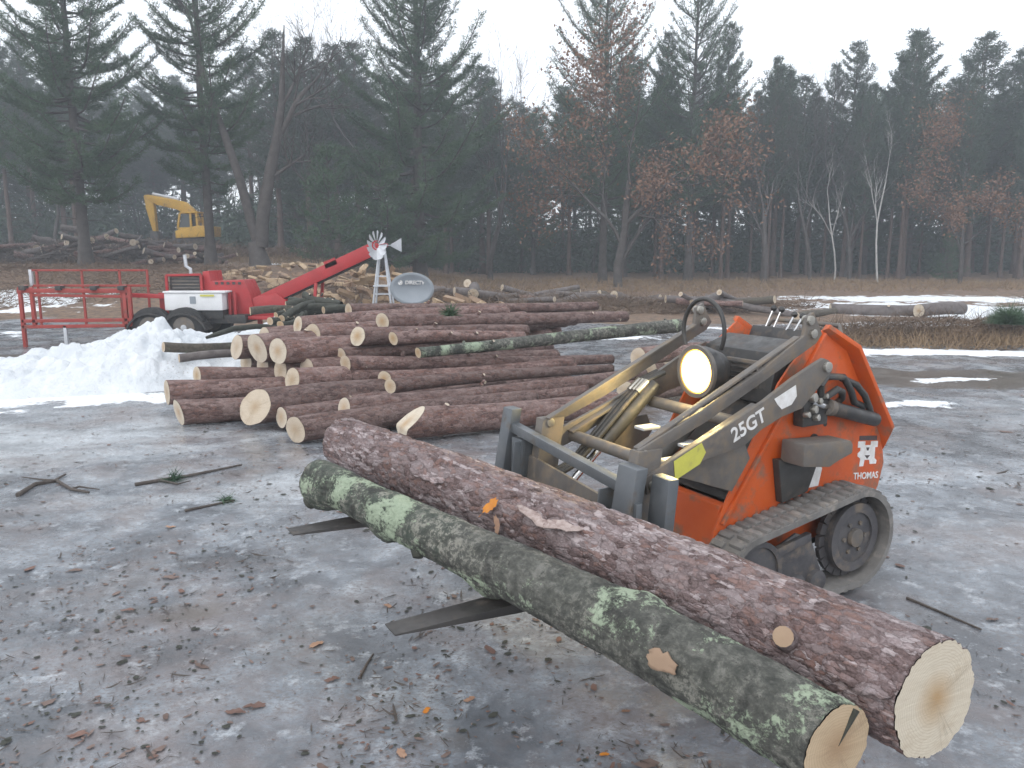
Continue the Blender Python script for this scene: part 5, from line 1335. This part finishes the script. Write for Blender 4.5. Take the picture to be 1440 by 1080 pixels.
def pine(seed, H, cb, Lmax, tiers, per, up0, up1, r0, dens=1.0, m='needle', tm='trunk', ln=.17, w=.016, tw=1.0, flat=1.0, dead=8, lean=0.0, peak=.22):
    r = random.Random(seed); paths, P, D = [], [], []
    n = 14
    wob = [(r.gauss(0, .03) * i / n + lean * i / n, r.gauss(0, .03) * i / n) for i in range(n + 1)]
    tp = [(wob[i][0] * H * .1, wob[i][1] * H * .1, H * i / n) for i in range(n + 1)]
    paths.append((tp, [r0 * (1 + (.5 if i == 0 else 0)) * (1 - .93 * i / n) + .008 for i in range(n + 1)]))
    def axis(z):
        f = z / H * n; i = min(int(f), n - 1); f -= i
        return np.array([tp[i][k] * (1 - f) + tp[i + 1][k] * f for k in range(3)])
    for k in range(dead):     # bare dead limbs below the crown
        z = H * r.uniform(.10, max(cb, .16)); a = r.uniform(0, 6.283); L = r.uniform(.3, .9); b = axis(z)
        e = b + np.array([math.cos(a) * L, math.sin(a) * L, L * r.uniform(-.25, .25)]); paths.append(([b, (b + e) / 2 + [0, 0, .04], e], [.018, .012, .005]))
    ts = np.linspace(0, 1, tiers)
    for t in ts:
        z0 = H * (cb + (1 - cb) * t * .985)
        nb = r.choice((4, 5, 5, 6)) if t < .9 else 4
        a0 = r.uniform(0, 6.283)
        prof = (.55 + .45 * min(1, t / peak)) * (1 - t) ** .75 + .05
        for q in range(nb):
            a = a0 + 6.283 * q / nb + r.gauss(0, .25); z = z0 + r.uniform(-.2, .2)
            L = Lmax * prof * r.uniform(.55, 1.18)
            if r.random() < .07: L *= 1.25
            el = math.radians(up0 + (up1 - up0) * t + r.gauss(0, 7))
            b = axis(min(z, H * .99)); hd = np.array([math.cos(a), math.sin(a), 0])
            seg = 6; pts = []
            for i in range(seg + 1):
                s = i / seg
                zz = math.tan(el) * s * L * .8 - .10 * L * math.sin(s * 3.1416) + .16 * L * s ** 3
                side = np.array([-hd[1], hd[0], 0]) * .06 * L * math.sin(s * 3 + q)
                pts.append(b + hd * s * L * .95 + side + np.array([0, 0, zz]))
            rb = .012 + .012 * L; paths.append((pts, [rb * (1 - .8 * i / seg) + .003 for i in range(seg + 1)]))
            pts = np.array(pts); nt = max(4, int(L / .12 * dens))
            for j in range(nt):
                s = .22 + .78 * (j + r.random()) / nt; f = s * seg; i = min(int(f), seg - 1); f -= i
                p = pts[i] * (1 - f) + pts[i + 1] * f; dr = pts[i + 1] - pts[i]; dr /= np.linalg.norm(dr)
                sg = 1 if j % 2 else -1; sd = np.cross(dr, [0, 0, 1.0]); sd /= np.linalg.norm(sd) + 1e-9
                sp = r.uniform(.5, 1.25); tl = tw * (.13 + .32 * L * .5 * (1 - s) + r.uniform(0, .14))
                d = dr * math.cos(sp) + sd * sg * math.sin(sp) + np.array([0, 0, r.uniform(-.1, .38) * flat]); d /= np.linalg.norm(d)
                if j % 2 == 0: paths.append(([p, p + d * tl], [.006, .003]))
                k = max(2, int(tl / .085))
                for c in range(k):
                    P.append(p + d * tl * (c + 1) / k); D.append(d)
            P.append(pts[-1]); D.append(pts[-1] - pts[-2])
    P = np.array(P); D = np.array(D); D /= np.linalg.norm(D, axis=1)[:, None] + 1e-9
    return paths_mesh(paths, MAT[tm]), needles_mesh(P, D, per, ln, w, MAT[m], seed)

def bare_paths(seed, H, r0, stems, levels=5, leafy=False, spread=.55, upb=.25, ratio=.68):
    """stems: list of (start, direction, length, radius)"""
    r = random.Random(seed); paths, tips = [], []
    def grow(p, d, L, rad, lev):
        seg = 5 if lev > 1 else 3; pts, rs = [p], [rad]; q, dd = p.copy(), d.copy()
        for i in range(seg):
            dd = dd + np.array([r.gauss(0, .10), r.gauss(0, .10), r.gauss(0, .07) + upb * .12]); dd /= np.linalg.norm(dd)
            q = q + dd * L / seg; pts.append(q); rs.append(rad * (1 - .45 * (i + 1) / seg))
        paths.append((pts, rs))
        if lev == 0: tips.append((q, dd)); return
        nch = r.choice((3, 4, 4)) if lev < levels else r.choice((3, 4))
        for c in range(nch):
            s = r.uniform(.35, 1) if c else 1.0; i = min(int(s * seg), seg)
            a = r.uniform(0, 6.283); sp = abs(r.gauss(spread, .18)) if c else r.uniform(.1, .35)
            perp = np.cross(dd, [math.cos(a), math.sin(a), .3]); perp /= np.linalg.norm(perp) + 1e-9
            nd = dd * math.cos(sp) + perp * math.sin(sp) + np.array([0, 0, upb * .35]); nd /= np.linalg.norm(nd)
            grow(np.array(pts[i]), nd, L * r.uniform(ratio - .12, ratio + .08), max(rs[i] * r.uniform(.5, .72), .0045), lev - 1)
            if leafy and lev <= 2: tips.append((np.array(pts[i]), nd))
    for (p, d, L, rad, lev) in stems:
        d = np.array(d, float); grow(np.array(p, float), d / np.linalg.norm(d), L, rad, lev)
    return paths, tips

def leaves_mesh(tips, per, size, m, seed, frac=1.0):
    r = np.random.default_rng(seed); P = np.array([t[0] for t in tips]); P = P[r.random(len(P)) < frac]
    n = len(P) * per; P = np.repeat(P, per, 0) + r.normal(size=(n, 3)) * .16
    u = r.normal(size=(n, 3)); u /= np.linalg.norm(u, axis=1)[:, None]; w = np.cross(u, r.normal(size=(n, 3))); w /= np.linalg.norm(w, axis=1)[:, None]
    s = size * r.uniform(.6, 1.2, (n, 1))
    v = np.stack([P - u * s * .5, P + w * s * .28, P + u * s * .5, P - w * s * .28], 1).reshape(-1, 3)
    return np_mesh('crown', v, np.arange(4 * n).reshape(-1, 4), MAT[m], False)

def plant(name, label, meshes, px, Y, scale=1.0, rot=0.0, group=None, cat='tree', parts=('trunk', 'crown'), sx=1.0):
    x = (px - 720) / FPX * Y
    o = thing(name, label, cat, (x, Y, gz(x, Y) - .05), rot, group); o.scale = (scale * sx, scale * sx, scale)
    for nm, me in zip(parts, meshes):
        if me is not None: link(nm, me, o)
    return o
WP = [pine(1, 13.5, .17, 3.5, 27, 8, 2, 50, .20, 1.7, dead=6, w=.012, ln=.15),
      pine(2, 14.5, .20, 3.0, 27, 8, 8, 58, .17, 1.6, dead=14, w=.012, ln=.15),
      pine(3, 15.5, .05, 4.4, 30, 8, 0, 60, .24, 1.8, dead=2, w=.012, ln=.15),
      pine(4, 15.0, .22, 3.2, 25, 7, 22, 64, .17, 1.5, dead=14, w=.011, ln=.15)]
RP = [pine(11, 12.0, .40, 2.0, 18, 8, 4, 50, .125, 1.4, 'needle_far', 'trunk_red', .18, .018, dead=26),
      pine(12, 11.4, .32, 1.8, 19, 8, 8, 55, .115, 1.4, 'needle_far', 'trunk_red', .18, .018, dead=30),
      pine(13, 12.4, .45, 2.1, 17, 8, 2, 46, .13, 1.4, 'needle_far', 'trunk_red', .18, .018, dead=34)]
YP = pine(21, 3.6, .08, 1.6, 10, 7, 4, 45, .05, 1.2, dead=0, w=.013, ln=.15)
BT = []
for sd, st in ((31, [((0, 0, 0), (.02, 0, 1), 3.4, .17, 5)]), (32, [((0, 0, 0), (-.05, .05, 1), 4.2, .13, 5)]), (33, [((0, 0, 0), (.04, .02, 1), 5.0, .11, 5)])):
    pth, tp = bare_paths(sd, 11, .2, st, 5, spread=.5, ratio=.70); BT.append((paths_mesh(pth, MAT['trunk']), None))
OAK = []
for sd, st in ((41, [((0, 0, 0), (.03, 0, 1), 3.6, .16, 5)]), (42, [((0, 0, 0), (-.06, 0, 1), 2.8, .10, 5)])):
    pth, tp = bare_paths(sd, 9, .2, st, 5, True, spread=.7, upb=.10, ratio=.70); OAK.append((paths_mesh(pth, MAT['trunk']), leaves_mesh(tp, 7, .13, 'leaf_brown', sd, .75)))
BIRCH = []
pth, tp = bare_paths(51, 9, .1, [((0, 0, 0), (.02, 0, 1), 6.0, .07, 4)], 4, spread=.45, ratio=.5); BIRCH.append((paths_mesh(pth, MAT['birch']), None))

# standing trees one can pick out
plant('white_pine', 'big feathery white pine at the far left above the dark log heap', WP[0], 128, 27.5, .98, .4)
plant('white_pine', 'tall pine between the excavator and the split bare tree', WP[1], 302, 29, 1.0, 1.1)
plant('white_pine', 'broad bushy white pine in the centre with boughs reaching low', WP[2], 592, 33, 1.02, 2.0)
plant('white_pine', 'tall sparse pine standing behind the brown leaved oak', WP[3], 846, 37, 1.05, .3)
plant('white_pine', 'tall sparse pine right of the brown leaved oak, cut by the top edge', WP[3], 965, 39, 1.02, 2.6)
plant('white_pine', 'pine cut off by the left edge of the picture', WP[1], -35, 31, .82, 3.0)
plant('young_pine', 'young green pine with low boughs behind the red conveyor', YP, 468, 29, 1.15, 0)
plant('young_pine', 'small bushy pine at the foot of the forest on the right', YP, 1325, 38, .62, 2)
plant('young_pine', 'young pine beside the trunk of the bushy centre pine', YP, 540, 31, 1.25, 4)
# split, snapped tree
sp_ = [((0, 0, 0), (-.02, 0, 1), .9, .40, 0)]
pth, _ = bare_paths(61, 9, .3, sp_, 5)
stemA = [[0, 0, .7], [-.25, 0, 1.6], [-.55, 0, 3.0], [-1.0, .1, 4.4], [-1.5, .1, 5.9], [-1.75, 0, 7.4]]
stemB = [[.05, 0, .7], [.2, 0, 1.9], [.55, 0, 3.4], [.80, .05, 4.4], [1.0, 0, 5.4], [1.10, 0, 6.6], [1.22, 0, 8.0]]
pth += [(stemA, [.20, .17, .15, .13, .11, .07]), (stemB, [.25, .22, .19, .16, .12, .08, .015])]
p2, _ = bare_paths(62, 9, .3, [((.80, .05, 4.4), (.55, .1, .75), 2.0, .12, 4), ((.45, 0, 3.0), (.8, .2, .45), 1.4, .08, 3), ((-1.0, .1, 4.4), (-.5, .1, .8), 1.3, .06, 3), ((-1.75, 0, 7.4), (-.2, 0, 1), 1.2, .06, 3), ((1.0, 0, 5.4), (.6, 0, .8), 1.5, .07, 4)], 4, spread=.6)
plant('split_tree', 'dark double-stemmed bare tree with a snapped top, behind the red machine', (paths_mesh(pth + p2, MAT['trunk']), None), 370, 28, 1.0, 0)
plant('oak_tree', 'oak holding rusty brown leaves right of centre', OAK[0], 868, 33, 1.22, .5)
plant('oak_tree', 'oak with sparse brown leaves at the right edge of the forest', OAK[1], 1345, 36, 1.05, 4.0)
plant('bare_tree', 'bare forked tree standing right of the headlight', BT[0], 1070, 36, 1.0, .9)
plant('bare_tree', 'bare tree with fine twigs between the forked tree and the birch', BT[1], 1135, 39, .95, 2.2)
plant('bare_tree', 'thin bare tree left of the tallest right hand pine', BT[2], 1190, 40, .9, 4.0)
plant('bare_tree', 'bare crown rising over the centre between pine and oak', BT[1], 690, 38, 1.12, .2)
plant('bare_tree', 'bare tree with spreading twigs right of the snapped tree', BT[0], 470, 37, 1.05, 3.3)
plant('bare_tree', 'thin bare tree with twigs at the top centre behind the bushy pine', BT[2], 560, 41, 1.15, 5.1)
plant('birch_tree', 'white barked birch trunk at the forest edge on the right', BIRCH[0], 1230, 37.5, .8, 1.0)
plant('birch_tree', 'pale thin trunk left of the birch, at the forest edge', BIRCH[0], 1170, 37, .62, 3.0)
plant('plantation_pine', 'tallest dark pine on the right, its tip against the sky', RP[1], 1262, 41, 1.05, .7, sx=1.3)
plant('plantation_pine', 'broad topped pine on the right beyond the brown oak', RP[0], 1352, 43, 1.03, 1.7, sx=1.35)
plant('plantation_pine', 'pine on the far right cut by the picture edge', RP[2], 1425, 42, 1.0, 2.7, sx=1.3)
plant('plantation_pine', 'pine with thin crown above the pale thin trunk', RP[2], 1180, 44, .98, 5.7)
plant('bush', 'small leafless twiggy bush beside the snow patch at the left', (paths_mesh(bare_paths(71, 1.5, .03, [((.1 * k, .1 * (k % 3), 0), (.2 * (k - 3), .15 * (k % 2), 1), .55, .018, 3) for k in range(7)], 3)[0], MAT['twig']), None), 440, 27.5, 1.0, 0, cat='bush')
# the plantation behind
r = random.Random(77); cnt = 0
for row, (Y0, n) in enumerate(((44, 26), (48, 26), (53, 28), (59, 28), (66, 28), (75, 30))):
    for k in range(n):
        px = -60 + 1560 * (k + r.uniform(-.4, .4)) / (n - 1); Y = Y0 + r.uniform(-1.8, 1.8)
        q = r.random()
        if px < 335 and Y < 60 and px > 150: Y += 16
        sc = (.88 + .0045 * (Y - 44)) * r.uniform(.85, 1.1) * (1.05 if px < 1000 else 1.0)
        if q < .80: plant('plantation_pine', 'straight trunked pine among the dense rows of the forest behind', r.choice(RP), px, Y, sc, r.uniform(0, 6.3), 'pines in the forest behind', sx=r.uniform(1.1, 1.5))
        elif q < .93: plant('bare_tree', 'leafless tree among the dense rows of the forest behind', r.choice(BT), px, Y, sc * .95, r.uniform(0, 6.3), 'bare trees in the forest behind')
        else: plant('white_pine', 'bushy white pine deep in the forest behind', WP[r.choice((0, 1))], px, Y, sc * .8, r.uniform(0, 6.3), 'white pines in the forest behind')
for k in range(22):
    px = 880 + 580 * (k + r.uniform(-.4, .4)) / 21
    plant('plantation_pine', 'slender pine trunk in the wall of trunks at the right forest edge', r.choice(RP), px, r.uniform(39, 45), r.uniform(.78, .98), r.uniform(0, 6.3), 'slender pines at the right forest edge', sx=.75)
# undergrowth that closes the view between the trunks
def undergrowth():
    r = np.random.default_rng(9); n = 60000
    y = r.uniform(47, 88, n); x = r.uniform(-.75, .75, n) * y
    lump = fbm(x * .16, y * .16, 0, 3, 5)
    h = np.clip(3.2 + 5.0 * lump, .6, 8); z = ground_h(x, y) + h * r.random(n) ** 1.3
    ok = ~((x / y * FPX + 720 > 180) & (x / y * FPX + 720 < 320) & (y < 58)); x, y, z = x[ok], y[ok], z[ok]; n = len(x)
    P = np.stack([x, y, z], 1); D = r.normal(size=(n, 3)); D[:, 2] = D[:, 2] * .5 + .3; D /= np.linalg.norm(D, axis=1)[:, None]
    me = needles_mesh(P, D, 2, .75, .07, MAT['needle_far'], 4, .7, 'undergrowth')
    tag(link('undergrowth', me), 'dark young growth filling the depth of the forest', kind='stuff')
undergrowth()

# ------------------------------------------------------------------ haze
hz = MB().box((-110, -12, -2.5), (110, 112, 22)).build('haze', None)
tag(hz, 'thin cold mist hanging over yard and forest', kind='stuff')
hm = bpy.data.materials.new('haze'); hm.use_nodes = True; hn = hm.node_tree.nodes; hn.clear()
ho = hn.new('ShaderNodeOutputMaterial'); hv = hn.new('ShaderNodeVolumePrincipled')
hv.inputs['Color'].default_value = (.86, .92, 1.0, 1); hv.inputs["Density"].default_value = .0045
hv.inputs['Anisotropy'].default_value = .2
hm.node_tree.links.new(hv.outputs[0], ho.inputs['Volume']); hz.data.materials.append(hm)
